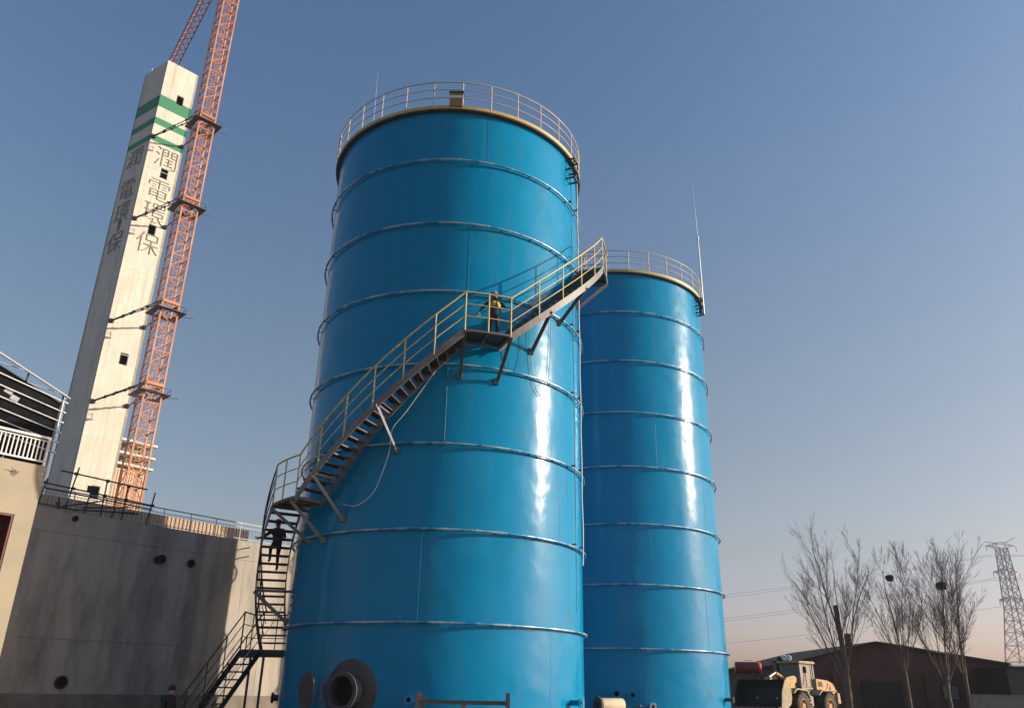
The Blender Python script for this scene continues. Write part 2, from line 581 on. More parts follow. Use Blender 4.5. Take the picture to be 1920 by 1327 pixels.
lightning_rod(C2, 63.5, 'tall thin pale lightning rod on the right edge of the farther tank', 20.9, 29.6, 0.045)
lightning_rod(C1, -122, 'thin lightning rod rising behind the left rim of the nearer tank', 21.0, 31.0, 0.035)
ladder_bracket(C1, tank1, 66, 20.95, 21.85)

# conduits down the right side of the nearer tank
def conduit(phi, z0, z1, r, m, label):
    t = thing('conduit', label, 'conduit', tuple(pol(C1, TR + 0.2, phi, z0)))
    p = [pol(C1, TR + (0.24 if k % 2 else 0.22), phi + 0.12 * math.sin(k * 1.7), z0 + (z1 - z0) * k / 14) for k in range(15)]
    MB().sweep(p, r, 6).build('pipe', m, t)
    for z in RING_Z:
        if z0 < z < z1:
            MB().beam(pol(C1, TR + 0.1, phi, z + 0.07), pol(C1, TR + 0.25, phi, z + 0.07), 0.09, 0.03).build('clamp', 'dark_steel', t)
conduit(69.5, 5.6, 21.75, 0.024, 'cable_white', 'pale conduit running down the right side of the nearer tank')
conduit(62.0, 4.0, 21.2, 0.009, 'cable_black', 'thin black cable hanging down beside the pale conduit on the nearer tank')
# dark frame below the bracket that the black cable comes from
# roof vent box
tb = thing('roof_box', 'small dark box with pale stripe standing at the rim of the nearer tank', 'box', tuple(pol(C1, TR - 0.05, 2, TOP + 0.05)))
bc = pol(C1, TR + 0.05, 2, 0)
MB().box((bc.x, bc.y, TOP + 0.34), (0.50, 0.36, 0.62)).build('body', 'box_brown', tb)
MB().box((bc.x, bc.y, TOP + 0.46), (0.515, 0.375, 0.12)).build('stripe', 'drum_white', tb)
MB().box((bc.x, bc.y, TOP + 0.68), (0.56, 0.42, 0.07)).build('lid', 'dark_steel', tb)

# nozzles and manhole (parts of the tanks)
def nozzle(C, parent, phi, z, r, L, m, fl=1.7, name='nozzle'):
    d = pol((0, 0), 1, phi, 0)
    c = pol(C, TR, phi, z)
    mb = MB()
    mb.lathe(c, d, [(r, -0.15), (r, L)], 20, True, False)
    mb.lathe(c, d, [(r * 0.8, L), (r * fl, L), (r * fl, L + 0.035), (r * 0.8, L + 0.035), (r * 0.8, -0.1)], 24, False, False)
    o = mb.build(name, m, parent)
    MB().lathe(c, d, [(r * 0.8, 0.02), (0.001, 0.02)], 20, False, False).build('bore', 'hole_dark', o)
    bb = MB()
    a = Vector((0, 0, 1)); b = d.cross(a)
    for k in range(8):
        t = 2 * math.pi * k / 8
        q = c + (a * math.cos(t) + b * math.sin(t)) * r * (fl + 1) / 2
        bb.tube(q + d * (L - 0.02), q + d * (L + 0.06), r * 0.10, n=6)
    bb.build('bolts', 'dark_steel', o)
    return o
def manhole():
    phi, z = -23.5, 1.55
    d = pol((0, 0), 1, phi, 0)
    c = pol(C1, TR, phi, z)
    side = Vector((0, 0, 1)).cross(d).normalized()      # points to the camera's right
    # reinforcing pad bent to the shell
    mb = MB()
    n = 40
    vs = []
    for rr in (0.52, 1.0):
        for k in range(n):
            t = 2 * math.pi * k / n
            dp = math.degrees(rr * 0.86 * math.cos(t) / TR)
            vs.append(pol(C1, TR + 0.018, phi + dp, z + rr * 0.86 * math.sin(t)))
    for k in range(n):
        t = 2 * math.pi * k / n
        vs.append(pol(C1, TR - 0.01, phi + math.degrees(0.88 * math.cos(t) / TR), z + 0.88 * math.sin(t)))
    mb.add(vs, [(k, (k + 1) % n, n + (k + 1) % n, n + k) for k in range(n)] + [(n + k, n + (k + 1) % n, 2 * n + (k + 1) % n, 2 * n + k) for k in range(n)], True)
    mb.build('reinforcing_pad', 'grey_primer', tank1)
    mb = MB()
    mb.lathe(c, d, [(0.44, -0.2), (0.44, 0.42), (0.53, 0.42), (0.53, 0.46), (0.405, 0.46), (0.405, -0.2)], 40, False, False)
    neck = mb.build('manhole_neck', 'grey_primer', tank1)
    MB().lathe(c, d, [(0.405, 0.03), (0.001, 0.03)], 32, False, False).build('bore', 'hole_dark', neck)
    # cover swung open on its hinge to the left
    h = c + d * 0.46 - side * 0.66
    cd = (d * 0.86 - side * 0.51).normalized()
    cc = h - side * 0.40 + d * 0.10
    cv = MB().lathe(cc, cd, [(0.02, 0.05), (0.52, 0.05), (0.53, 0.0), (0.02, 0.0)], 40, False, True).build('manhole_cover', 'grey_primer', tank1)
    hb = MB()
    for zz in (-0.22, 0.22):
        hb.beam(c + d * 0.44 - side * 0.50 + Vector((0, 0, zz)), h - side * 0.05 + Vector((0, 0, zz)), 0.05, 0.05)
    hb.tube(h + Vector((0, 0, -0.3)), h + Vector((0, 0, 0.3)), 0.022, n=8)
    hb.build('hinge', 'primer_steel', cv)
manhole()
nozzle(C1, tank1, -2.8, 1.36, 0.075, 0.22, 'seam_blue', 1.9)
nozzle(C1, tank1, 61.0, 1.33, 0.085, 0.32, 'tank_blue', 1.5)
nozzle(C1, tank1, -88.0, 1.30, 0.10, 0.30, 'dark_steel', 1.7)
nozzle(C2, tank2, -9.7, 1.62, 0.13, 0.30, 'tank_blue', 1.6)
nozzle(C2, tank2, -2.6, 1.58, 0.11, 0.30, 'tank_blue', 1.6)
nozzle(C2, tank2, 58.0, 1.45, 0.08, 0.35, 'dark_steel', 1.6)
nozzle(C2, tank2, 6.5, 1.15, 0.09, 0.25, 'drum_white', 1.6)

# steel support frame in front of the nearer tank
def pipe_support():
    y = 24.15
    t = thing('pipe_support_frame', 'grey steel support frame with crossbar in front of the nearer tank', 'steel frame', (-1.1, y, 0))
    for x, top in ((-2.42, 1.58), (0.05, 1.58)):
        mb = MB()
        mb.box((x, y, top / 2), (0.018, 0.16, top))
        mb.box((x, y - 0.08, top / 2), (0.12, 0.014, top))
        mb.box((x, y + 0.08, top / 2), (0.12, 0.014, top))
        mb.build('upright', 'primer_steel', t)
    mb = MB()
    mb.box((-1.19, y, 1.37), (2.36, 0.13, 0.012)); mb.box((-1.19, y, 1.27), (2.36, 0.13, 0.012)); mb.box((-1.19, y, 1.32), (2.36, 0.010, 0.09))
    mb.build('crossbar', 'primer_steel', t)
    mb = MB()
    mb.prism([(-2.35, y, 1.375), (-2.35, y, 1.55), (-2.15, y, 1.375)], (0, 0.012, 0))
    mb.prism([(-2.35, y, 1.262), (-2.35, y, 1.10), (-2.15, y, 1.262)], (0, 0.012, 0))
    mb.build('gusset', 'primer_steel', t)
    mb = MB(); mb.box((-1.16, y, 0.63), (0.12, 0.12, 1.26)); mb.build('upright', 'primer_steel', t)
pipe_support()

# ------------------------------------------------------------------ staircase
RI, RO = TR + 0.20, TR + 1.18
st = thing('spiral_staircase', 'dark steel staircase with yellow railings winding up the nearer tank', 'staircase', (-9.0, 30.6, 0))
def helix(r, p0, z0, p1, z1, n):
    return [(p0 + (p1 - p0) * i / n, z0 + (z1 - z0) * i / n, r) for i in range(n + 1)]
def stringer(r, p0, z0, p1, z1, m, h=0.26, th=0.03):
    n = max(6, int(abs(p1 - p0) / 2))
    mb = MB()
    vs = []
    for ph, z, rr in helix(r, p0, z0, p1, z1, n):
        for (dr, dz) in ((-th / 2, -h), (th / 2, -h), (th / 2, 0.04), (-th / 2, 0.04)):
            vs.append(pol(C1, rr + dr, ph, z + dz))
    fs = []
    for i in range(n):
        for j in range(4):
            fs.append((i * 4 + j, i * 4 + (j + 1) % 4, i * 4 + 4 + (j + 1) % 4, i * 4 + 4 + j))
    mb.add(vs, fs); mb.add(vs[:4], [(3, 2, 1, 0)]); mb.add(vs[-4:], [(0, 1, 2, 3)])
    return mb.build('stringer', m, st)
def rail_run(r, pts, m, posts, parent=None, h=1.32, mids=(0.45, 0.88)):
    """railing along polar points [(phi,z)], posts at given polar points"""
    def dense(off):
        out = []
        for (a, za), (b, zb) in zip(pts[:-1], pts[1:]):
            n = max(1, int(abs(b - a) / 2.5))
            for i in range(n):
                out.append(pol(C1, r, a + (b - a) * i / n, za + (zb - za) * i / n + off))
        out.append(pol(C1, r, pts[-1][0], pts[-1][1] + off))
        return out
    MB().sweep(dense(h), 0.028, 7).build('handrail', m, st)
    for k in mids:
        MB().sweep(dense(k), 0.018, 6).build('mid_rail', m, st)
    for ph, z in posts:
        MB().tube(pol(C1, r, ph, z - 0.1), pol(C1, r, ph, z + h), 0.026, n=6).build('post', m, st)
tread_me = {}
def treads(p0, z0, p1, z1, n):
    for i in range(n):
        f = (i + 0.5) / n
        ph, z = p0 + (p1 - p0) * f, z0 + (z1 - z0) * (i + 1) / (n + 1)
        d = pol((0, 0), 1, ph, 0)
        t = Vector((0, 0, 1)).cross(d)
        c = pol(C1, (RI + RO) / 2, ph, z)
        mb = MB()
        L = RO - RI - 0.03
        mb.box(c, (L, 0.27, 0.006), d, t)                         # folded plate: top and two lips
        mb.box(c + t * 0.138 - Vector((0, 0, 0.022)), (L, 0.006, 0.05), d, t)
        mb.box(c - t * 0.138 - Vector((0, 0, 0.022)), (L, 0.006, 0.05), d, t)
        mb.build('tread', 'dark_steel', st)
def landing(p0, p1, z, m='dark_steel', r0=RI, r1=RO):
    n = max(3, int((p1 - p0) / 2))
    mb = MB()
    vs = []
    for i in range(n + 1):
        ph = p0 + (p1 - p0) * i / n
        for (r, zz) in ((r0, z - 0.012), (r1, z - 0.012), (r1, z), (r0, z)):
            vs.append(pol(C1, r, ph, zz))
    fs = [(i * 4 + j, i * 4 + (j + 1) % 4, i * 4 + 4 + (j + 1) % 4, i * 4 + 4 + j) for i in range(n) for j in range(4)]
    mb.add(vs, fs); mb.add(vs[:4], [(3, 2, 1, 0)]); mb.add(vs[-4:], [(0, 1, 2, 3)])
    lo = mb.build('landing_plate', m, st)
    eb = MB()
    for r in (r0, r1):
        eb.sweep([pol(C1, r, p0 + (p1 - p0) * i / n, z - 0.07) for i in range(n + 1)], 0.05, 4)
    for ph in (p0, (p0 + p1) / 2, p1):
        eb.beam(pol(C1, r0, ph, z - 0.06), pol(C1, r1, ph, z - 0.06), 0.05, 0.10)
    eb.build('edge_channel', 'primer_steel', lo)
def brace(phi, z, drop, dphi=0.0):
    mb = MB()
    a = pol(C1, RO + 0.02, phi, z - 0.10)
    b = pol(C1, TR + 0.01, phi + dphi, z - drop)
    mb.angle(a, b, 0.09, 0.014)
    mb.beam(a, pol(C1, TR, phi, z - 0.10), 0.08, 0.08)
    mb.box(b, (0.16, 0.16, 0.20))
    mb.build('brace', 'primer_steel', st)

Z1, Z2, Z3, Z4 = 2.85, 7.22, 12.36, 17.0
P1, P2a, P2b, P3a, P3b, P4 = -97.0, -58.5, -43.0, 8.5, 22.5, 71.0
# flights wound round the shell
for (p0, z0, p1, z1, n) in ((P1, Z1, P2a, Z2, 17), (P2b, Z2, P3a, Z3, 20), (P3b, Z3, P4, Z4, 18)):
    treads(p0, z0, p1, z1, n)
    stringer(RI, p0, z0, p1, z1, 'primer_steel')
    stringer(RO, p0, z0, p1, z1, 'primer_steel')
landing(P2a, P2b, Z2)
landing(P3a, P3b, Z3)
landing(P4, 84.0, Z4)
# railings on the outer edge
def flight_posts(p0, z0, p1, z1, n, skip_ends=False):
    return [(p0 + (p1 - p0) * i / n, z0 + (z1 - z0) * i / n) for i in range(1 if skip_ends else 0, n + (0 if skip_ends else 1))]
rail_run(RO, [(P1, Z1), (P2a, Z2)], 'dark_steel', flight_posts(P1, Z1, P2a, Z2, 4, True), h=1.25)
rail_run(RO, [(P2a, Z2), (P2b, Z2)], 'rail_yellow', [(P2a, Z2), ((P2a + P2b) / 2, Z2), (P2b, Z2)])
rail_run(RO, [(P2b, Z2), (P3a, Z3)], 'rail_yellow', flight_posts(P2b, Z2, P3a, Z3, 6, True))
rail_run(RO, [(P3a, Z3), (P3b, Z3)], 'rail_yellow', [(P3a, Z3), ((P3a + P3b) / 2, Z3), (P3b, Z3)])
rail_run(RO, [(P3b, Z3), (P4, Z4)], 'rail_yellow', flight_posts(P3b, Z3, P4, Z4, 5, True))
rail_run(RO, [(P4, Z4), (84, Z4)], 'rail_yellow', [(P4, Z4), (84, Z4)])
# short end rail of the top landing, back to the shell
for k in (0.45, 0.88, 1.32):
    MB().tube(pol(C1, RO, 84, Z4 + k), pol(C1, TR + 0.15, 84, Z4 + k), 0.02, n=6).build('mid_rail', 'rail_cream', st)
MB().tube(pol(C1, TR + 0.3, 84, Z4), pol(C1, TR + 0.3, 84, Z4 + 1.32), 0.026, n=6).build('post', 'rail_cream', st)
for (ph, z, drop, dp) in ((P2a, Z2, 1.15, 6), (P2b - 2, Z2, 1.25, 3), (-36, 7.92, 1.35, 3), (-16, 9.92, 1.3, 3), (P3a, Z3, 1.2, 0), (P3b, Z3, 1.25, 0), (36.5, 13.7, 1.2, 1), (54, 15.35, 1.25, 0), (82, Z4, 1.3, -4), (-80, 4.78, 1.1, 4)):
    brace(ph, z, drop, dp)
# lowest landing and the straight flight down to the ground
def lower_flight():
    x0, x1, ya, yb = -9.40, -7.62, 30.35, 31.5
    mb = MB(); mb.box(((x0 + x1) / 2, (ya + yb) / 2, Z1 - 0.01), (x1 - x0, yb - ya, 0.012)); lp = mb.build('landing_plate', 'dark_steel', st)
    mb = MB()
    for y in (ya, yb): mb.box(((x0 + x1) / 2, y, Z1 - 0.12), (x1 - x0 + 0.04, 0.06, 0.20))
    for x in (x0, x1): mb.box((x, (ya + yb) / 2, Z1 - 0.12), (0.06, yb - ya - 0.07, 0.196))
    mb.build('edge_channel', 'dark_steel', lp)
    for (x, y) in ((x0 + 0.85, ya + 0.05), (x0 + 0.1, yb - 0.1), (x1 - 0.2, yb - 0.1)):
        MB().box((x, y, (Z1 - 0.22) / 2), (0.07, 0.07, Z1 - 0.22)).build('support_post', 'dark_steel', st)
    d = Vector((-0.375, -0.927, 0)).normalized()
    sd = Vector((0.927, -0.375, 0)).normalized()
    a = Vector((x0 + 0.02, ya - 0.02, Z1)); b = a + sd * 0.84
    run, n = 2.55, 11
    for p in (a, b):
        mb = MB(); mb.beam(p - Vector((0, 0, 0.12)), p + d * run - Vector((0, 0, Z1 + 0.05)), 0.03, 0.19); mb.build('stringer', 'dark_steel', st)
    for i in range(n):
        f = (i + 0.7) / n
        c = (a + b) / 2 + d * run * f; c.z = Z1 - (i + 1) * Z1 / (n + 0.5)
        mb = MB(); mb.box(c, (0.80, 0.27, 0.008), sd, d)
        mb.box(c - d * 0.135 - Vector((0, 0, 0.02)), (0.80, 0.006, 0.045), sd, d); mb.box(c + d * 0.135 - Vector((0, 0, 0.02)), (0.80, 0.006, 0.045), sd, d)
        mb.build('tread', 'dark_steel', st)
    for p in (a, b):
        e = p + d * run - Vector((0, 0, Z1))
        for h, r in ((1.25, 0.026), (0.84, 0.016), (0.43, 0.016)):
            up = Vector((0, 0, h))
            MB().tube(p + up, e + up, r, n=6).build('handrail' if h > 1 else 'mid_rail', 'dark_steel', st)
        for k in range(4):
            q = p + (e - p) * (k / 3.3)
            MB().tube(q, q + Vector((0, 0, 1.25)), 0.022, n=6).build('post', 'dark_steel', st)
    # landing guard on the far and left sides
    for h, r in ((1.25, 0.026), (0.84, 0.016), (0.43, 0.016)):
        MB().sweep([(x0, ya, Z1 + h), (x0, yb, Z1 + h), (x1, yb, Z1 + h)], r, 6).build('handrail' if h > 1 else 'mid_rail', 'dark_steel', st)
    for (x, y) in ((x0, ya), (x0, yb), ((x0 + x1) / 2, yb), (x1, yb)):
        MB().tube((x, y, Z1), (x, y, Z1 + 1.25), 0.022, n=6).build('post', 'dark_steel', st)
lower_flight()

# welding cables hanging off the stair
def cable(pts, r, m, label, name='cable'):
    P = [Vector(p) for p in pts]
    out = []
    for i in range(len(P) - 1):
        p0 = P[max(0, i - 1)]; p1 = P[i]; p2 = P[i + 1]; p3 = P[min(len(P) - 1, i + 2)]
        for k in range(8):
            t = k / 8
            out.append(0.5 * ((2 * p1) + (p2 - p0) * t + (2 * p0 - 5 * p1 + 4 * p2 - p3) * t * t + (3 * p1 - p0 - 3 * p2 + p3) * t ** 3))
    out.append(P[-1])
    o = MB().sweep(out, r, 5).build(name, m)
    return tag(o, label, 'cable')
cr = TR + 0.16
cable([pol(C1, cr, p, z) for p, z in ((5, 12.0), (-2, 11.0), (-10, 9.85), (-14.5, 9.3), (-15, 8.6), (-17, 7.9), (-20, 7.25), (-26, 6.9), (-32, 7.0))], 0.014, 'cable_white', 'pale cable looping down the shell under the long stair flight')
cable([pol(C1, TR + 0.06, p, z) for p, z in ((25, 12.9), (26, 12.0), (29, 11.55), (32, 12.0), (33, 13.0), (34, 13.6))], 0.010, 'cable_black', 'small black cable loop beside the middle landing')
cable([pol(C1, TR + 0.06, p, z) for p, z in ((35, 13.8), (37, 12.0), (40, 11.1), (44, 11.1), (47, 12.2), (48, 14.4))], 0.010, 'cable_black', 'larger black cable loop under the upper stair flight')
cable([pol(C1, TR + 0.06, p, z) for p, z in ((62, 16.0), (63, 14.6), (66, 13.9), (70, 14.1), (72, 15.6))], 0.010, 'cable_black', 'black cable loop near the right edge under the top landing')
cable([(-7.8, 29.5, 4.4), (-8.2, 29.2, 3.4), (-8.9, 28.6, 2.2), (-9.8, 27.6, 0.2)], 0.012, 'cable_white', 'grey cable slanting down past the lowest stair landing')

# ------------------------------------------------------------------ people
def person(label, loc, yaw, J, cloth, helmet=None, vest=None, hair=True):
    """J: joint positions in metres (x right, y forward, z up) for the posed figure; one continuous skinned body"""
    t = thing('person', label, 'person', loc)
    rot = Matrix.Rotation(yaw, 4, 'Z')
    names = list(J)
    rad = dict(pelvis=.150, belly=.135, chest=.165, neck=.062, head=.088, crown=.080,
               shl=.085, shr=.085, ell=.050, elr=.050, wrl=.034, wrr=.034, hal=.042, har=.042, fl1=.018, fr1=.018, tl=.014, tr=.014,
               hipl=.105, hipr=.105, knl=.066, knr=.066, anl=.045, anr=.045, tol=.042, tor=.042)
    ed = [('pelvis', 'belly'), ('belly', 'chest'), ('chest', 'neck'), ('neck', 'head'), ('head', 'crown'),
          ('chest', 'shl'), ('shl', 'ell'), ('ell', 'wrl'), ('wrl', 'hal'), ('chest', 'shr'), ('shr', 'elr'), ('elr', 'wrr'), ('wrr', 'har'),
          ('pelvis', 'hipl'), ('hipl', 'knl'), ('knl', 'anl'), ('anl', 'tol'), ('pelvis', 'hipr'), ('hipr', 'knr'), ('knr', 'anr'), ('anr', 'tor')]
    me = bpy.data.meshes.new('body')
    me.from_pydata([rot @ Vector(J[k]) for k in names], [(names.index(a), names.index(b)) for a, b in ed], [])
    o = bpy.data.objects.new('body', me)
    COL.objects.link(o)
    o.modifiers.new('Skin', 'SKIN')
    for i, k in enumerate(names):
        sv = me.skin_vertices[0].data[i]
        sv.radius = (rad[k] * (1.0 if k not in ('chest', 'pelvis', 'belly') else 1.0), rad[k])
        sv.use_root = (k == 'pelvis')
    sub = o.modifiers.new('Sub', 'SUBSURF'); sub.levels = 2; sub.render_levels = 2
    bpy.context.view_layer.update()
    dg = bpy.context.evaluated_depsgraph_get()
    ev = bpy.data.meshes.new_from_object(o.evaluated_get(dg))
    bpy.data.objects.remove(o)
    ev.name = 'body'
    ev.materials.clear()
    for m in (cloth, 'skin', 'boot'):
        ev.materials.append(MATS[m])
    hd, ctr = rot @ Vector(J['head']), rot @ Vector(J['neck'])
    sk = [rot @ Vector(J[k]) for k in ('hal', 'har')]
    ft = [rot @ Vector(J[k]) for k in ('tol', 'tor', 'anl', 'anr')]
    for p in ev.polygons:
        c = p.center
        p.use_smooth = True
        if c.z > ctr.z + 0.01 and (c - hd).length < 0.30: p.material_index = 1
        elif min((c - q).length for q in sk) < 0.075: p.material_index = 1
        elif min((c - q).length for q in ft) < 0.09: p.material_index = 2
    b = bpy.data.objects.new('body', ev)
    COL.objects.link(b)
    b.parent = t
    L = Vector(loc)
    W = lambda v: L + rot @ Vector(v)
    hv = Vector(J['head']); cv = Vector(J['crown'])
    # face: nose, ears, eyes; fingers
    mb = MB()
    mb.lathe(W(hv + Vector((0, 0.085, -0.005))), rot @ Vector((0, 1, -0.3)), [(0.018, 0), (0.012, 0.02), (0.002, 0.032)], 6)
    for s in (-1, 1):
        mb.lathe(W(hv + Vector((s * 0.082, 0, 0.0))), rot @ Vector((s, 0, 0)), [(0.03, 0), (0.026, 0.012), (0.01, 0.018)], 8)
    mb.build('face', 'skin', t)
    mb = MB()
    for s in (-1, 1):
        mb.lathe(W(hv + Vector((s * 0.034, 0.082, 0.022))), rot @ Vector((0, 1, 0)), [(0.012, 0), (0.010, 0.008), (0.001, 0.011)], 6)
    mb.build('eyes', 'hair', t)
    for (hk, wk) in (('hal', 'wrl'), ('har', 'wrr')):
        h, wv = Vector(J[hk]), Vector(J[wk])
        d = (h - wv).normalized()
        sdv = d.cross(Vector((0, 1, 0.2))).normalized()
        mb = MB()
        for k in range(4):
            q = h + d * 0.02 + sdv * (k - 1.5) * 0.019
            ln = (0.075, 0.085, 0.08, 0.062)[k]
            m1 = q + d * ln * 0.55
            mb.sweep([W(q), W(m1), W(m1 + (d + Vector((0, 0.5, -0.3))).normalized() * ln * 0.5)], 0.0088, 6)
        q = h + sdv * -0.036 - d * 0.01
        mb.sweep([W(q), W(q - sdv * 0.03 + d * 0.025), W(q - sdv * 0.03 + d * 0.06)], 0.0095, 6)
        mb.build('fingers', 'skin', t)
    top = W(cv)
    if hair:
        mb = MB(); mb.lathe(W((hv + cv) / 2 + Vector((0, -0.015, 0.0))), (0, 0, 1), [(0.103, -0.03), (0.106, 0.04), (0.085, 0.10), (0.04, 0.125), (0.001, 0.13)], 16); mb.build('hair', 'hair', t)
    if helmet:
        c0 = W((hv + cv) / 2)
        mb = MB()
        mb.lathe(c0, (0, 0, 1), [(0.128, 0.01), (0.126, 0.06), (0.108, 0.115), (0.065, 0.15), (0.001, 0.162)], 20)
        fw = rot @ Vector((0, 1, 0)); sx = rot @ Vector((1, 0, 0))
        pts = [c0 + sx * 0.15 * math.cos(a) + fw * (0.15 + 0.05 * max(0, math.sin(a))) * math.sin(a) + Vector((0, 0, 0.012 - 0.02 * max(0, math.sin(a)))) for a in [2 * math.pi * i / 20 for i in range(20)]]
        mb.prism(pts, (0, 0, 0.012))
        mb.sweep([c0 - fw * 0.12 + Vector((0, 0, 0.07)), c0 + Vector((0, 0, 0.168)), c0 + fw * 0.12 + Vector((0, 0, 0.07))], 0.014, 5)
        mb.build('helmet', helmet, t)
    if vest:
        cx, bl = Vector(J['chest']), Vector(J['belly'])
        mb = MB()
        ax = (cx - bl).normalized()
        for lo, hi, r0, r1 in ((0.13, 0.30, 0.190, 0.200),):
            vs = []
            n = 20
            for h, r in ((lo, r0), ((lo + hi) / 2, r1 + 0.01), (hi, r1 - 0.02), (hi + 0.05, 0.11)):
                for i in range(n):
                    a = 2 * math.pi * i / n
                    vs.append(W(bl + ax * h + Vector((r * 1.08 * math.cos(a), r * math.sin(a), 0))))
            mb.add(vs, [(j * n + i, j * n + (i + 1) % n, (j + 1) * n + (i + 1) % n, (j + 1) * n + i) for j in range(3) for i in range(n)], True)
        mb.build('vest', vest, t)
        mb = MB()
        for s in (-1, 1):
            mb.sweep([W(bl + Vector((s * 0.08, 0.205, 0.0))), W(cx + Vector((s * 0.085, 0.205, 0.0))), W(cx + Vector((s * 0.08, 0.08, 0.17)))], 0.022, 6)
        mb.build('harness_strap', cloth, t)
    return t

J1 = dict(pelvis=(0, 0, .92), belly=(0, .01, 1.06), chest=(0, .01, 1.28), neck=(0, .02, 1.47), head=(.01, .05, 1.58), crown=(.01, .06, 1.68),
          shl=(-.20, 0, 1.39), ell=(-.42, .02, 1.17), wrl=(-.67, .10, 1.16), hal=(-.75, .12, 1.20),
          shr=(.20, 0, 1.39), elr=(.40, .02, 1.17), wrr=(.50, .10, .95), har=(.52, .12, .87),
          hipl=(-.10, 0, .88), knl=(-.12, .08, .49), anl=(-.12, -.02, .09), tol=(-.13, .14, .045),
          hipr=(.10, 0, .88), knr=(.13, .02, .48), anr=(.15, -.12, .09), tor=(.17, .03, .045))
pw = pol(C1, TR + 0.50, 19.0, Z3 + 0.002)
person('worker in dark clothes, yellow vest and blue helmet standing on the middle stair landing', tuple(pw), R(180 + 6), J1, 'cloth_navy', 'helmet_blue', 'vest_yellow', hair=False)
J2 = dict(pelvis=(0, 0, .92), belly=(0, .03, 1.06), chest=(0, .06, 1.28), neck=(0, .09, 1.46), head=(.0, .12, 1.57), crown=(.0, .14, 1.67),
          shl=(-.20, .05, 1.38), ell=(-.30, .22, 1.14), wrl=(-.30, .40, 1.06), hal=(-.30, .47, 1.06),
          shr=(.20, .05, 1.38), elr=(.44, .12, 1.16), wrr=(.58, .24, 1.08), har=(.62, .31, 1.08),
          hipl=(-.10, 0, .88), knl=(-.12, .16, .52), anl=(-.12, .02, .09), tol=(-.12, .18, .045),
          hipr=(.10, 0, .88), knr=(.12, .30, .74), anr=(.12, .24, .345), tor=(.12, .40, .30))
tz = lambda k: Z1 + (Z2 - Z1) * k / 18.0
pw = pol(C1, TR + 0.66, P1 + (P2a - P1) * 9.2 / 17, tz(10) + 0.004)
person('worker in dark clothes and red helmet climbing the lower stair flight', tuple(pw), R(180 + 4), J2, 'cloth_dark', 'helmet_red', None, hair=False)
J3 = dict(J1)
J3.update(ell=(-.26, .03, 1.12), wrl=(-.27, .12, .90), hal=(-.27, .15, .82), elr=(.26, .03, 1.12), wrr=(.27, .12, .90), har=(.27, .15, .82), head=(.0, .07, 1.57), crown=(0, .09, 1.66))
person('dark-haired person in dark jacket standing in the shade near the concrete wall', (-9.95, 26.0, -0.10), R(250), J3, 'cloth_dark', None, None, hair=True)

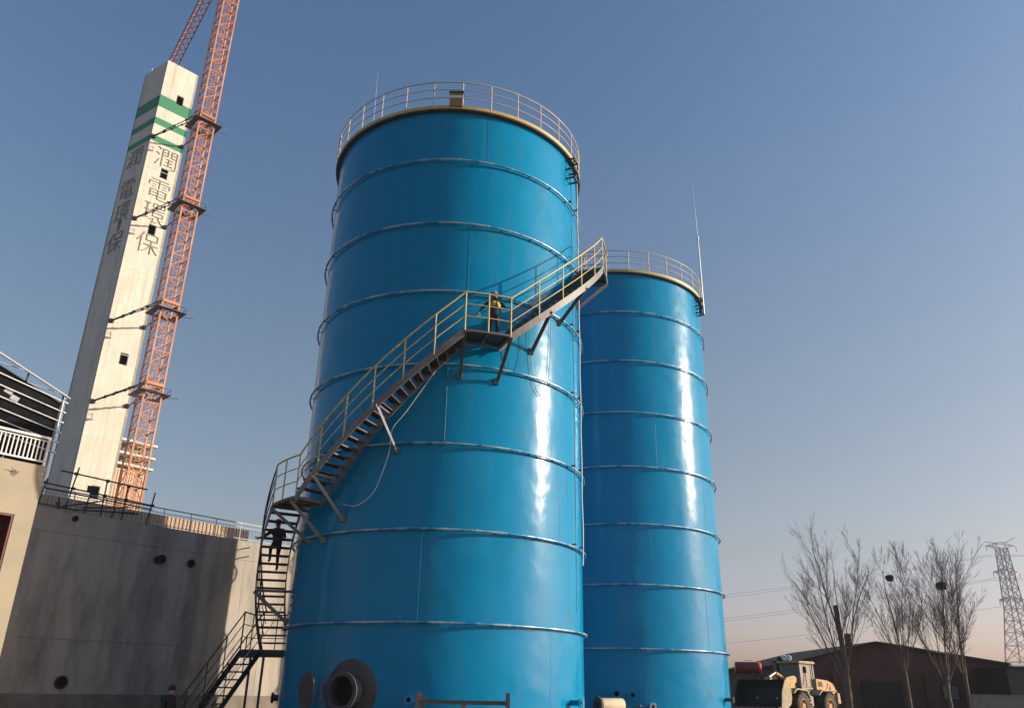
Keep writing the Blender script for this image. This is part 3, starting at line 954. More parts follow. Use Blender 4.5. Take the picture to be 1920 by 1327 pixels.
# ------------------------------------------------------------------ concrete building on the left
W0 = Vector((-11.5, 35.0, 0))
WD = Vector((0.63, 0.776, 0)).normalized()
WN = Vector((WD.y, -WD.x, 0))
UP = Vector((0, 0, 1))
def wp(u, z, off=0.0):        # point on the concrete wall: u metres along from W0, height z, off outwards
    return W0 + WD * u + WN * off + UP * z
def concrete_wall():
    t = thing('concrete_building', 'long plain concrete building wall shaded by the nearer tank', 'building', tuple(wp(0, 0)))
    u0, u1, H = -10.5, 14.0, 7.41
    lifts = [0, 3.05, 6.60, H]
    # lifts poured one above another with recessed joints
    for i in range(3):
        z0, z1 = lifts[i] + (0.012 if i else -0.4), lifts[i + 1] - (0.012 if i < 2 else 0)
        mb = MB()
        mb.prism([wp(u0, z0, 0.004 * (i % 2)), wp(u1, z0, 0.004 * (i % 2)), wp(u1, z1, 0.004 * (i % 2)), wp(u0, z1, 0.004 * (i % 2))], WN * -0.4)
        mb.build('wall', 'concrete', t)
    mb = MB(); mb.prism([wp(u0, -0.4, -0.02), wp(u1, -0.4, -0.02), wp(u1, H - 0.05, -0.02), wp(u0, H - 0.05, -0.02)], WN * -12); mb.build('core', 'concrete', t)
    mb = MB(); mb.prism([wp(u0, -0.4, 0.06), wp(u1, -0.4, 0.06), wp(u1, 1.30, 0.06), wp(u0, 1.30, 0.06)], WN * -0.055); mb.build('plinth', 'plinth', t)
    # faint vertical form lines
    for k in range(17):
        u = u0 + 0.9 + 1.25 * k + random.uniform(-.05, .05)
        mb = MB(); mb.beam(wp(u, 1.35, 0.003), wp(u + random.uniform(-.02, .02), random.choice((4.9, 6.6, 7.3)), 0.003), 0.012, 0.012, WN); mb.build('form_line', 'concrete', t)
    for (p, r) in (((-13.61, 32.40, 6.18), .15), ((-12.81, 33.39, 6.17), .14), ((-15.39, 30.21, 1.67), .19), ((-15.85, 29.64, 7.18), .08), ((-13.72, 32.27, 6.14), .12)):
        u = (Vector(p) - W0).dot(WD)
        mb = MB()
        mb.lathe(wp(u, p[2], 0), WN, [(r + .025, -0.05), (r + .025, 0.10), (r, 0.10), (r, -0.02)], 20, False, False)
        s = mb.build('pipe_sleeve', 'grey_primer', t)
        MB().lathe(wp(u, p[2], 0.012), WN, [(r, 0.0), (0.001, 0.0)], 20, False, False).build('bore', 'hole_dark', s)
    for z in (7.03, 6.66):
        u = 0.08
        MB().tube(wp(u, z, -0.05), wp(u + 0.05, z + 0.02, 0.65), 0.022, n=6).build('starter_bar', 'primer_steel', t)
    # upper pinkish corrugated parapet set back on the deck
    mb = MB()
    off = -2.5
    vs, n = [], 0
    ua, ub = -10.5, 2.05
    u = ua
    k = 0
    while u < ub:
        d = (0.0, 0.0, 0.045, 0.045)[k % 4]
        vs += [wp(u, 7.35, off + d), wp(u, 8.36, off + d)]
        u += (0.07, 0.025, 0.07, 0.025)[k % 4]; k += 1; n += 1
    mb.add(vs, [(2 * i, 2 * i + 2, 2 * i + 3, 2 * i + 1) for i in range(n - 1)])
    mb.prism([wp(ua, 7.35, off - .03), wp(ub, 7.35, off - .03), wp(ub, 8.34, off - .03), wp(ua, 8.34, off - .03)], WN * -0.1)
    mb.build('corrugated_parapet', 'corrugated', t)
concrete_wall()

def roof_railing():
    t = thing('roof_railing', 'metal railing along the top of the shaded concrete wall', 'railing', tuple(wp(0, 7.41, -0.15)))
    off = -0.15
    u0, u1 = -8.2, 3.6
    for z, r in ((8.15, 0.026), (7.98, 0.014), (7.50, 0.016)):
        MB().tube(wp(u0, z, off), wp(u1, z, off), r, n=6).build('rail', 'white_rail', t)
    k = u0
    while k <= u1 + .01:
        MB().tube(wp(k, 7.41, off), wp(k, 8.15, off), 0.022, n=6).build('post', 'white_rail', t)
        k += 1.18
    k = u0
    mb = MB()
    while k <= u1:
        mb.tube(wp(k, 7.50, off), wp(k, 7.98, off), 0.007, n=4); k += 0.118
    stuff(mb.build('balusters', 'white_rail', t))
roof_railing()

def scaffold():
    t = thing('scaffold_pipes', 'loose dark scaffold tubes fixed on top of the concrete wall below the chimney', 'scaffold', tuple(wp(-6.5, 7.41, 0.05)))
    o = 0.06
    um = lambda x, y: (Vector((x, y, 0)) - W0).dot(WD)
    segs = [((-16.40, 28.96, 8.78), (-14.30, 31.55, 8.72)), ((-16.66, 28.64, 8.25), (-14.1, 31.79, 8.13)), ((-16.66, 28.64, 8.07), (-14.1, 31.79, 7.98)),
            ((-16.66, 28.64, 8.40), (-16.72, 28.57, 7.44)), ((-16.02, 29.42, 9.02), (-16.12, 29.31, 7.45)), ((-15.30, 30.31, 8.72), (-15.30, 30.31, 7.42)),
            ((-14.78, 30.96, 8.72), (-14.80, 30.94, 7.40)), ((-14.08, 31.82, 8.66), (-14.16, 31.72, 7.40)), ((-15.65, 29.88, 8.2), (-15.68, 29.84, 7.4)),
            ((-16.2, 29.2, 7.52), (-15.3, 30.31, 7.98)), ((-15.75, 29.76, 7.60), (-14.7, 31.05, 7.90)), ((-15.9, 29.57, 7.48), (-14.5, 31.3, 7.75)), ((-15.2, 30.43, 7.60), (-14.4, 31.42, 7.72)), ((-16.3, 29.08, 7.85), (-16.25, 29.14, 7.42)), ((-15.0, 30.68, 7.85), (-15.03, 30.64, 7.42)), ((-16.72, 28.57, 7.5), (-15.9, 29.57, 7.47))]
    for a, b in segs:
        pa = wp(um(a[0], a[1]), a[2], o + random.uniform(-.05, .05)); pb = wp(um(b[0], b[1]), b[2], o + random.uniform(-.05, .05))
        MB().tube(pa, pb, 0.028, n=7).build('tube', 'dark_steel', t)
    for (x, y, z) in ((-16.05, 29.39, 8.22), (-16.05, 29.39, 8.77), (-15.3, 30.31, 8.74), (-14.78, 30.96, 8.17), (-14.1, 31.79, 8.14), (-15.3, 30.31, 8.17), (-16.66, 28.64, 8.26), (-16.3, 29.08, 7.6), (-14.78, 30.96, 8.70)):
        MB().box(wp(um(x, y), z, o), (0.11, 0.10, 0.10), WD, WN, UP).build('coupler', 'dark_steel', t)
    MB().box(wp(um(-15.65, 29.88), 8.30, o + .04), (0.30, 0.03, 0.26), WD, WN, UP).build('dark_plate', 'cabinet_dark', t)
scaffold()

K0 = Vector((-13.9, 23.75, 0))
def kp(u, z, off=0.0):
    return K0 + WD * u + WN * off + UP * z
def cream_block():
    t = thing('cream_building', 'sunlit cream rendered building corner with deep brown opening at the left edge', 'building', tuple(kp(0, 0)))
    H = 7.61
    wa, wb, za, zb = -1.7, -0.53, 3.05, 6.09      # opening
    for (ua, ub, z0, z1) in ((-9, wa, -0.3, H), (wb, 0, -0.3, H), (wa, wb, zb, H), (wa, wb, -0.3, za)):
        mb = MB(); mb.prism([kp(ua, z0), kp(ub, z0), kp(ub, z1), kp(ua, z1)], WN * -0.55); mb.build('wall', 'render_cream', t)
    mb = MB(); mb.prism([kp(-9, -0.3, -0.56), kp(-0.01, -0.3, -0.56), kp(-0.01, H - 0.02, -0.56), kp(-9, H - 0.02, -0.56)], WN * -2.6); mb.build('core', 'render_cream', t)
    fr = MB()
    for (ua, ub, z0, z1) in ((wa, wa + .06, za, zb), (wb - .06, wb, za, zb), (wa + .06, wb - .06, zb - .06, zb), (wa + .06, wb - .06, za, za + .06)):
        fr.prism([kp(ua, z0, -0.02), kp(ub, z0, -0.02), kp(ub, z1, -0.02), kp(ua, z1, -0.02)], WN * -0.5)
    wo_ = fr.build('window_frame', 'frame_maroon', t)
    mb = MB(); mb.prism([kp(wa + .06, za + .06, -0.48), kp(wb - .06, za + .06, -0.48), kp(wb - .06, zb - .06, -0.48), kp(wa + .06, zb - .06, -0.48)], WN * -0.05); mb.build('pane', 'frame_maroon', wo_)
    u = (Vector((-14.42, 23.11, 0)) - K0).dot(WD)
    mb = MB(); mb.lathe(kp(u, 7.25, 0.003), WN, [(0.10, 0.0), (0.06, 0.012), (0.001, 0.012)], 9, False); mb.build('patched_hole', 'plinth', t)
    for k in range(3):
        MB().tube(kp(u - .03 + .03 * k, 7.26, -0.02), kp(u - .14 + .12 * k, 7.36 - .04 * k, 0.16), 0.008, n=5).build('starter_bar', 'primer_steel', t)
    return H
KH = cream_block()
def white_balustrade():
    t = thing('white_balustrade', 'white slatted balustrade on the roof of the sunlit cream building', 'railing', tuple(kp(0, KH)))
    o = -0.06
    ua, ub = -3.2, -0.10
    for z, h in ((8.47, 0.07), (7.74, 0.05), (8.37, 0.03)):
        MB().beam(kp(ua, z, o), kp(ub, z, o), 0.05, h).build('rail', 'white_rail', t)
    u = ub
    MB().box(kp(ub + .03, (KH + 8.5) / 2, o), (0.07, 0.07, 8.5 - KH), WD, WN, UP).build('post', 'white_rail', t)
    k = 1
    while ub - 0.118 * k > ua:
        MB().box(kp(ub - 0.118 * k, (7.77 + 8.35) / 2, o), (0.035, 0.035, 0.58), WD, WN, UP).build('baluster', 'white_rail', t); k += 1
    # the same guard seen at the far side of the roof
    mb = MB()
    for k in range(24):
        mb.box(kp(-0.4 - 0.13 * k, 8.0, -2.5), (0.03, 0.03, 0.62), WD, WN, UP)
    mb.beam(kp(-3.4, 8.33, -2.5), kp(-0.3, 8.33, -2.5), 0.05, 0.05)
    mb.beam(kp(-3.4, 7.70, -2.5), kp(-0.3, 7.70, -2.5), 0.05, 0.05)
    mb.build('back_guard', 'white_rail', t)
white_balustrade()

def steel_shed():
    Q = Vector((-24.2, 41.45, 0))
    sd = Vector((math.sin(R(13)), math.cos(R(13)), 0))
    sn = Vector((sd.y, -sd.x, 0))
    P = lambda u, z, off=0.0: Q + sd * u + sn * off + UP * z
    t = thing('steel_shed', 'black-clad steel shed with white wall girts behind the cream building', 'building', tuple(P(0, 0)))
    zt = lambda u: 15.52 - 0.116 * u
    # sheeting bays
    for i in range(7):
        ua, ub = -2.1 * (i + 1), -2.1 * i - 0.01
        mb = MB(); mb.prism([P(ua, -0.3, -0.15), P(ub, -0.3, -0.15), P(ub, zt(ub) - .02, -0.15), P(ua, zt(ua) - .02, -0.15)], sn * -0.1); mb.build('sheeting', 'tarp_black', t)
    for z in (15.68, 15.13, 14.58, 14.02, 13.48, 12.9):
        ue = min(0.15, 0.15)
        mb = MB(); mb.tube(P(-15, z), P(0.2, z), 0.035, n=8); mb.build('girt', 'white_rail', t)
        MB().box(P(0.22, z, 0), (0.16, 0.12, 0.07), sd, sn, UP).build('girt_bracket', 'white_rail', t)
    mb = MB(); mb.beam(P(0.02, -0.3, -0.06), P(0.02, 16.0, -0.06), 0.12, 0.12, (1, 0, 0)); mb.build('corner_column', 'white_rail', t)
    mb = MB(); mb.beam(P(-14.7, zt(-14.7) + .02, -.2), P(0, zt(0) + .02, -.2), 0.3, 0.06); mb.build('roof_edge', 'roof_dark', t)
    # eaves truss above the sheeting
    tc = lambda u: 16.02 - 0.122 * u
    mb = MB()
    mb.tube(P(-15, tc(-15), .05), P(0.15, tc(0.15), .05), 0.06, n=8)
    mb.tube(P(-15, tc(-15) - 0.12, .25), P(0.15, tc(.15) - .12, .25), 0.045, n=8)
    mb.build('eaves_pipe', 'pylon_grey', t)
    for k in range(6):
        u = -0.1 - 2.6 * k
        MB().tube(P(u, zt(u), 0), P(u, tc(u), .05), 0.05, n=6).build('pipe_support', 'dark_steel', t)
        MB().tube(P(u - .1, tc(u), .05), P(u - 2.5, zt(u - 2.5), 0), 0.025, n=5).build('pipe_strut', 'galvanised', t)
    for (ua, z0) in ((-3.3, 14.72), (-3.75, 14.95)):
        mb = MB(); mb.prism([P(ua, z0, -0.12), P(ua + .5, z0 - .05, -0.12), P(ua + .62, z0 + .22, -0.12), P(ua + .12, z0 + .27, -0.12)], sn * -0.02); mb.build('loose_sheet', 'tarp_grey', t)
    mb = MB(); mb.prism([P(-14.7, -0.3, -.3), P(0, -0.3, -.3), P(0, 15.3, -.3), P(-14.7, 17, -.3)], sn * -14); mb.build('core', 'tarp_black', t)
steel_shed()

# ------------------------------------------------------------------ chimney and tower crane
TN = Vector((-38.91, 70.83, 0))
TD = Vector((0.710, 0.704, 0)).normalized()
TNn = Vector((TD.y, -TD.x, 0))
LD = Vector((-0.824, 0.566, 0)).normalized()
LN = Vector((-LD.y, LD.x, 0))
if LN.dot(-TN) < 0: LN = -LN
TW, LW, TH = 3.52, 4.33, 66.0
def chimney():
    t = thing('chimney', 'tall white square chimney with green bands and grey lettering', 'chimney', tuple(TN))
    A, B, D = TN, TN + TD * TW, TN + LD * LW
    Cc = B + LD * LW
    bands = [(0, 55.25, 'chimney_white'), (55.25, 56.0, 'chimney_green'), (56.0, 57.4, 'chimney_white'), (57.4, 58.25, 'chimney_green'), (58.25, 59.7, 'chimney_white'), (59.7, 61.25, 'chimney_green'), (61.25, TH, 'chimney_white')]
    tz_ = [17.6, 30.6, 45.0, 51.9, 61.6]          # openings on the sunlit face
    hw, hh = 0.40, 0.62
    uo = 2.1
    # the shaft, face by face; the sunlit face is cut round its openings
    def quad(mb, p, d, u0, u1, z0, z1, out):
        mb.prism([p + d * u0 + UP * z0, p + d * u1 + UP * z0, p + d * u1 + UP * z1, p + d * u0 + UP * z1], out * -0.3)
    for z0, z1, m in bands:
        zcuts = [z for z in tz_ if z0 < z < z1 or z0 < z - hh < z1]
        mb = MB()
        # sunlit face
        z = z0
        ev = []
        for c in tz_:
            a, b = max(z0, c - hh), min(z1, c + hh)
            if a < b: ev.append((a, b))
        for a, b in sorted(ev):
            if a > z: quad(mb, A, TD, 0, TW, z, a, TNn)
            quad(mb, A, TD, 0, uo - hw, a, b, TNn); quad(mb, A, TD, uo + hw, TW, a, b, TNn)
            z = b
        if z < z1: quad(mb, A, TD, 0, TW, z, z1, TNn)
        # shaded face
        z = z0
        for c in (45.27,):
            a, b = max(z0, c - .6), min(z1, c + .6)
            if a < b:
                if a > z: quad(mb, A, LD, 0.302, LW, z, a, LN)
                quad(mb, A, LD, 0.302, 2.0, a, b, LN); quad(mb, A, LD, 2.65, LW, a, b, LN)
                z = b
        if z < z1: quad(mb, A, LD, 0.302, LW, z, z1, LN)
        # back faces
        mb.prism([B + UP * z0, Cc + UP * z0, Cc + UP * z1, B + UP * z1], (A - B).normalized() * 0.25)
        mb.prism([D + UP * z0, Cc + UP * z0, Cc + UP * z1, D + UP * z1], (A - D).normalized() * 0.25)
        mb.build('green_band' if m == 'chimney_green' else 'wall', m, t)
    for z in tz_:
        mb = MB()
        c = A + TD * uo + UP * z + TNn * .01
        for (dx, dz, sx, sz) in ((-hw + .03, 0, .06, 2 * hh - .12), (hw - .03, 0, .06, 2 * hh - .12), (0, hh - .03, 2 * hw, .06), (0, -hh + .03, 2 * hw, .06)):
            mb.box(c + TD * dx + UP * dz - TNn * .10, (sx, .12, sz), TD, TNn, UP)
        mb.build('window_frame', 'letter_grey', t)
    # slab joints
    for z in [14.5, 19.0, 22.6, 25.2] + [28 + 3.0 * k for k in range(9)]:
        mb = MB(); mb.beam(A + UP * z + TNn * .004, B + UP * z + TNn * .004, 0.02, 0.05); mb.build('pour_joint', 'chimney_white', t)
    mb = MB(); mb.prism([A + UP * (TH - .2) + (TD + LD) * .3, B + UP * (TH - .2) + (LD - TD) * .3, Cc + UP * (TH - .2) - (TD + LD) * .3, D + UP * (TH - .2) + (TD - LD) * .3], UP * 0.1); mb.build('cap', 'chimney_white', t)
    MB().tube(D + UP * TH + TD * .3 - LD * .5, D + UP * (TH + 0.9) + TD * .3 - LD * .5, 0.05, n=6).build('vent_pipe', 'galvanised', t)
    # dark lining seen through the openings
    mb = MB(); mb.prism([A + (TD + LD) * .5, B + (LD - TD) * .5, Cc - (TD + LD) * .5, D + (TD - LD) * .5], UP * (TH - 1)); mb.build('flue', 'hole_dark', t)
    # the four characters, one set on each visible face
    def glyph(ch, c, xa, out, wd, ht):
        cu = bpy.data.curves.new('glyph', 'FONT')
        cu.body = ch
        cu.size = 1.0
        cu.align_x = 'CENTER'; cu.align_y = 'CENTER'
        cu.extrude = 0.02
        cu.offset = -0.019
        to = bpy.data.objects.new('tmp', cu)
        COL.objects.link(to)
        bpy.context.view_layer.update()
        dg = bpy.context.evaluated_depsgraph_get()
        me = bpy.data.meshes.new_from_object(to.evaluated_get(dg))
        bpy.data.objects.remove(to)
        xs = [v.co.x for v in me.vertices]; ys = [v.co.y for v in me.vertices]
        if not xs: return
        cx, cy = (min(xs) + max(xs)) / 2, (min(ys) + max(ys)) / 2
        sx, sy = wd / max(1e-3, max(xs) - min(xs)), ht / max(1e-3, max(ys) - min(ys))
        for v in me.vertices:
            x, y, z = v.co
            v.co = c + xa * (x - cx) * sx + UP * (y - cy) * sy + out * (0.05 + z) - TN
        me.materials.clear(); me.materials.append(MATS['letter_grey'])
        o = bpy.data.objects.new('lettering', me)
        COL.objects.link(o); o.parent = t
    for ch, z in zip('潤電環保', (54.0, 49.75, 46.9, 43.35)):
        zz = {54.0: 53.75}.get(z, z)
        glyph(ch, A + TD * 2.0 + UP * zz, TD, TNn, 2.3, 2.35)
        glyph(ch, A + LD * 2.3 + UP * zz, -LD, LN, 2.6, 2.35)
chimney()

def crane():
    near = TN + TD * 2.46 + TNn * 6.15
    s = 1.58
    cx = near + TD * s / 2 - TNn * s / 2
    t = thing('tower_crane', 'orange lattice tower crane tied to the white chimney', 'crane', tuple(cx))
    corner = [near, near + TD * s, near + TD * s - TNn * s, near - TNn * s]
    ztop, sec = 78.0, 2.5
    for c in corner:
        MB().beam(c, c + UP * ztop, 0.15, 0.15, TD).build('mast_post', 'crane_orange', t)
    nsec = int(ztop / sec)
    for k in range(nsec):
        z0, z1 = k * sec, (k + 1) * sec
        mb = MB()
        for i in range(4):
            a, b = corner[i], corner[(i + 1) % 4]
            mb.beam(a + UP * z0, b + UP * z0, 0.075, 0.075)
            mb.beam(a + UP * (z0 + sec / 2), b + UP * (z0 + sec / 2), 0.06, 0.06)
            if (k + i) % 2: a, b = b, a
            mb.beam(a + UP * z0, b + UP * (z0 + sec / 2), 0.06, 0.06); mb.beam(b + UP * (z0 + sec / 2), a + UP * z1, 0.06, 0.06)
        mb.beam(corner[0] + UP * z0, corner[2] + UP * z0, 0.05, 0.05)
        # ladder in the mast
        for dx in (-.18, .18):
            q = cx + TD * (dx + .2) - TNn * .4
            mb.beam(q + UP * z0, q + UP * z1, 0.04, 0.04, TD)
        for r in range(7):
            q = cx + TD * .2 - TNn * .4 + UP * (z0 + r * sec / 7)
            mb.beam(q - TD * .18, q + TD * .18, 0.025, 0.025)
        mb.build('mast_lattice', 'crane_orange', t)
    for z in (25.9, 34.1, 45.6, 55.8):
        mb = MB()
        w2 = s / 2 + 0.62
        q = cx + UP * z
        for (da, db, la, lb) in ((0, 1, 2 * w2, .55), (0, -1, 2 * w2, .55), (1, 0, .55, 2 * w2 - 1.1), (-1, 0, .55, 2 * w2 - 1.1)):
            mb.box(q + TD * da * (w2 - .275) + TNn * db * (w2 - .275), (la, lb, .06), TD, TNn, UP)
        mb.build('platform', 'dark_steel', t)
        mb = MB()
        for (p, r) in ((TD, TNn), (TNn, -TD), (-TD, -TNn), (-TNn, TD)):
            mb.tube(q + p * w2 - r * w2 * .9 + UP * .5, q + p * w2 + r * w2 * .9 + UP * .5, .025, n=5)
            mb.tube(q + p * w2 * .98 + r * w2 * .9, q + p * w2 * .98 + r * w2 * .9 + UP * .6, .025, n=5)
        mb.build('platform_guard', 'dark_steel', t)
        mb = MB()
        for i in range(4):
            mb.beam(corner[i] + UP * (z + .9), corner[(i + 1) % 4] + UP * (z + .9), 0.22, 0.28)
        mb.build('tie_collar', 'crane_orange', t)
        for a, b in ((corner[0] + UP * (z + .9), TN + TD * 0.15 + TNn * .1 + UP * (z - .1)), (corner[3] + UP * (z + .9), TN + TD * 0.25 + TNn * .1 + UP * (z - .1)), (corner[1] + UP * (z + .9), TN + TD * 3.3 + TNn * .1 + UP * (z + .2)), (corner[2] + UP * (z + .9), TN + TD * 3.3 + TNn * .1 + UP * (z + .2))):
            mb = MB(); mb.tube(a, b, .055, n=6)
            for f in (.3, .55, .75): mb.lathe(a + (b - a) * f, b - a, [(.1, -.12), (.1, .12)], 8)
            mb.box(b, (.35, .3, .35), TD, TNn, UP)
            mb.build('tie_arm', 'dark_steel', t)
        mb = MB(); e = q + TD * (w2 + 1.1) + TNn * .3
        mb.tube(q + TD * w2 + TNn * .3, e + UP * .25, .035, n=5); mb.build('platform_pole', 'dark_steel', t)
    # jib at the top, pointing away behind the chimney, and its counter-jib
    dj = Vector((-44.33 + 37.75, 82.72 - 73.73, 0)).normalized()
    base = Vector((cx.x, cx.y, 77.6))
    pj = Vector((-37.75, 73.73, 78.0)) - dj * 4.0
    sdj = Vector((dj.y, -dj.x, 0))
    L = 22.0
    mb = MB()
    ch = [pj + sdj * .6, pj - sdj * .6, pj + UP * 1.15]
    for c in ch: mb.beam(c - dj * 9, c + dj * L, 0.11, 0.11)
    mb.build('jib_chord', 'crane_mauve', t)
    mb = MB()
    k = -9.0
    while k < L:
        a, b, c = [q + dj * k for q in ch]
        a2, b2, c2 = [q + dj * (k + 1.2) for q in ch]
        mb.beam(a, b, .05, .05); mb.beam(a, b2, .05, .05)
        mb.beam(a, c + dj * .6, .05, .05); mb.beam(c + dj * .6, a2, .05, .05); mb.beam(b, c + dj * .6, .05, .05); mb.beam(c + dj * .6, b2, .05, .05)
        k += 1.2
    mb.build('jib_lattice', 'crane_mauve', t)
    mb = MB(); mb.box(cx + UP * 78.3, (2.2, 2.2, 0.7), TD, TNn, UP); mb.build('slewing_ring', 'crane_orange', t)
    mb = MB(); mb.box(cx + UP * 79.6 + TD * 1.3, (1.4, 1.4, 1.9), TD, TNn, UP); mb.build('cab', 'crane_mauve', t)
    mb = MB(); mb.beam(cx + UP * 78.8, pj - dj * 9 + UP * .5, .6, .6); mb.build('jib_root', 'crane_orange', t)
    mb = MB()
    mb.box(cx + UP * -0.05, (5, 5, .7), TD, TNn, UP); mb.build('footing', 'concrete', t)
crane()

def stair_tower():
    B = Vector((-36.6, 80.04, 0))
    d = WD; n = WN
    P = lambda u, z, off=0.0: B + d * u + n * off + UP * z
    t = thing('deck_building', 'cream building with white deck slabs half hidden behind the crane mast', 'building', tuple(B))
    mb = MB(); mb.prism([P(-6, -.3), P(0, -.3), P(0, 21.3), P(-6, 21.3)], n * -5); mb.build('wall', 'corrugated', t)
    for k in range(24):
        mb = MB(); mb.box(P(-0.12 - .25 * k, 10.6, .03), (.08, .06, 21.2), d, n, UP); mb.build('rib', 'corrugated', t)
    for k, z in enumerate((21.6, 22.7, 24.0)):
        mb = MB(); mb.prism([P(-6, z, .5), P(.35, z, .5), P(.35, z + .18, .5), P(-6, z + .18, .5)], n * -5.8); mb.build('deck_slab', 'white_slab', t)
    mb = MB(); mb.prism([P(-5.8, 21.3, -.6), P(-.1, 21.3, -.6), P(-.1, 24.0, -.6), P(-5.8, 24.0, -.6)], n * -4); mb.build('recessed_wall', 'grey_block', t)
    for u in (-.1, -2, -4):
        MB().box(P(u, 22.8, .3), (.14, .14, 2.5), d, n, UP).build('column', 'grey_block', t)
stair_tower()

# ------------------------------------------------------------------ right side: brick shed, trees, pylon, loader
def brick_shed():
    y = 75.0
    t = thing('brick_shed', 'long dark maroon brick shed with a low gable behind the bare trees', 'building', (34, y, -.35))
    xa, xr, xb = 24.4, 32.3, 46.5
    za, zr, zb = 4.15, 6.05, 4.05
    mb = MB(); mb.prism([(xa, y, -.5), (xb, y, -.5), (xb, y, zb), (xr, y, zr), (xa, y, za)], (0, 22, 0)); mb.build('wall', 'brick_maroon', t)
    for (x0, z0, x1, z1) in ((xa - .5, za - .12, xr, zr), (xr, zr, xb + .5, zb - .07)):
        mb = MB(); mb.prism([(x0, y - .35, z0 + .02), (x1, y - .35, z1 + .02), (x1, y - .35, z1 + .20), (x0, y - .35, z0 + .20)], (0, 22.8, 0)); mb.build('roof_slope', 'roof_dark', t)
    for x in (25.2, 28.4, 36.3, 40.2, 44.0):
        mb = MB(); mb.box((x, y - .12, 1.6), (.5, .24, 4.2)); mb.build('pier', 'brick_maroon', t)
    for x in (27.0, 38.2, 42.0):
        fr = MB()
        fr.box((x, y - .03, 2.2), (1.5, .12, 1.3)); f = fr.build('window', 'roof_dark', t)
        MB().box((x, y - .10, 2.2), (1.3, .02, 1.1)).build('pane', 'cab_glass', f)
    mb = MB(); mb.box((32.3, y - .06, 1.3), (3.4, .14, 3.4)); mb.build('door', 'roof_dark', t)
    mb = MB(); mb.box((30.5, y + 1.4, 6.4), (.4, .4, 1.1)); mb.build('chimney_stub', 'brick_maroon', t)
    for (x, z, L) in ((34.6, 5.9, .9), (36.5, 5.55, 1.5)):
        mb = MB(); mb.beam((x, y - .45, z), (x + L, y - .45, z - L * .14), .3, .07); mb.build('loose_sheet', 'tarp_grey', t)
brick_shed()
def annex():
    t = thing('blue_annex', 'dark blue-grey low shed at the right edge beside the brick shed', 'building', (42.5, 70, -.35))
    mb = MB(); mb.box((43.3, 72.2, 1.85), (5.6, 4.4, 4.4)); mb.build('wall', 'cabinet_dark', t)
    mb = MB(); mb.box((43.3, 72.2, 4.12), (6.0, 4.9, .16)); mb.build('roof', 'roof_dark', t)
    mb = MB(); mb.lathe((41.2, 70.5, 4.2), (1, 0, 0), [(.25, 0), (.25, 1.4)], 12); mb.build('roof_tank', 'drum_white', t)
    mb = MB(); mb.box((42.0, 69.96, 1.0), (1.0, .08, 2.4)); mb.build('door', 'roof_dark', t)
annex()
def low_wall():
    t = thing('block_wall', 'low grey block wall in the bottom right corner', 'wall', (34, 60, -.35))
    for i in range(10):
        mb = MB(); mb.box((31.9 + .5 + i * 1.0, 60, .78), (.985, .22, 2.3)); mb.build('wall_panel', 'grey_block', t)
    mb = MB(); mb.box((36.9, 60, 1.96), (10.1, .3, .08)); mb.build('coping', 'grey_block', t)
low_wall()
def far_shed():
    t = thing('far_warehouse', 'low grey warehouse with pale roof edge far behind the wheel loader', 'building', (36, 120, -.35))
    mb = MB(); mb.box((36.5, 125, 1.9), (13, 10, 4.6)); mb.build('wall', 'far_wall', t)
    mb = MB(); mb.box((36.5, 125, 4.35), (13.6, 10.6, .26)); mb.build('roof', 'white_slab', t)
    for x in (31.8, 33.6, 35.4, 37.2, 39, 40.8):
        MB().box((x, 119.96, 1.8), (.9, .08, 1.2)).build('window', 'roof_dark', t)
far_shed()

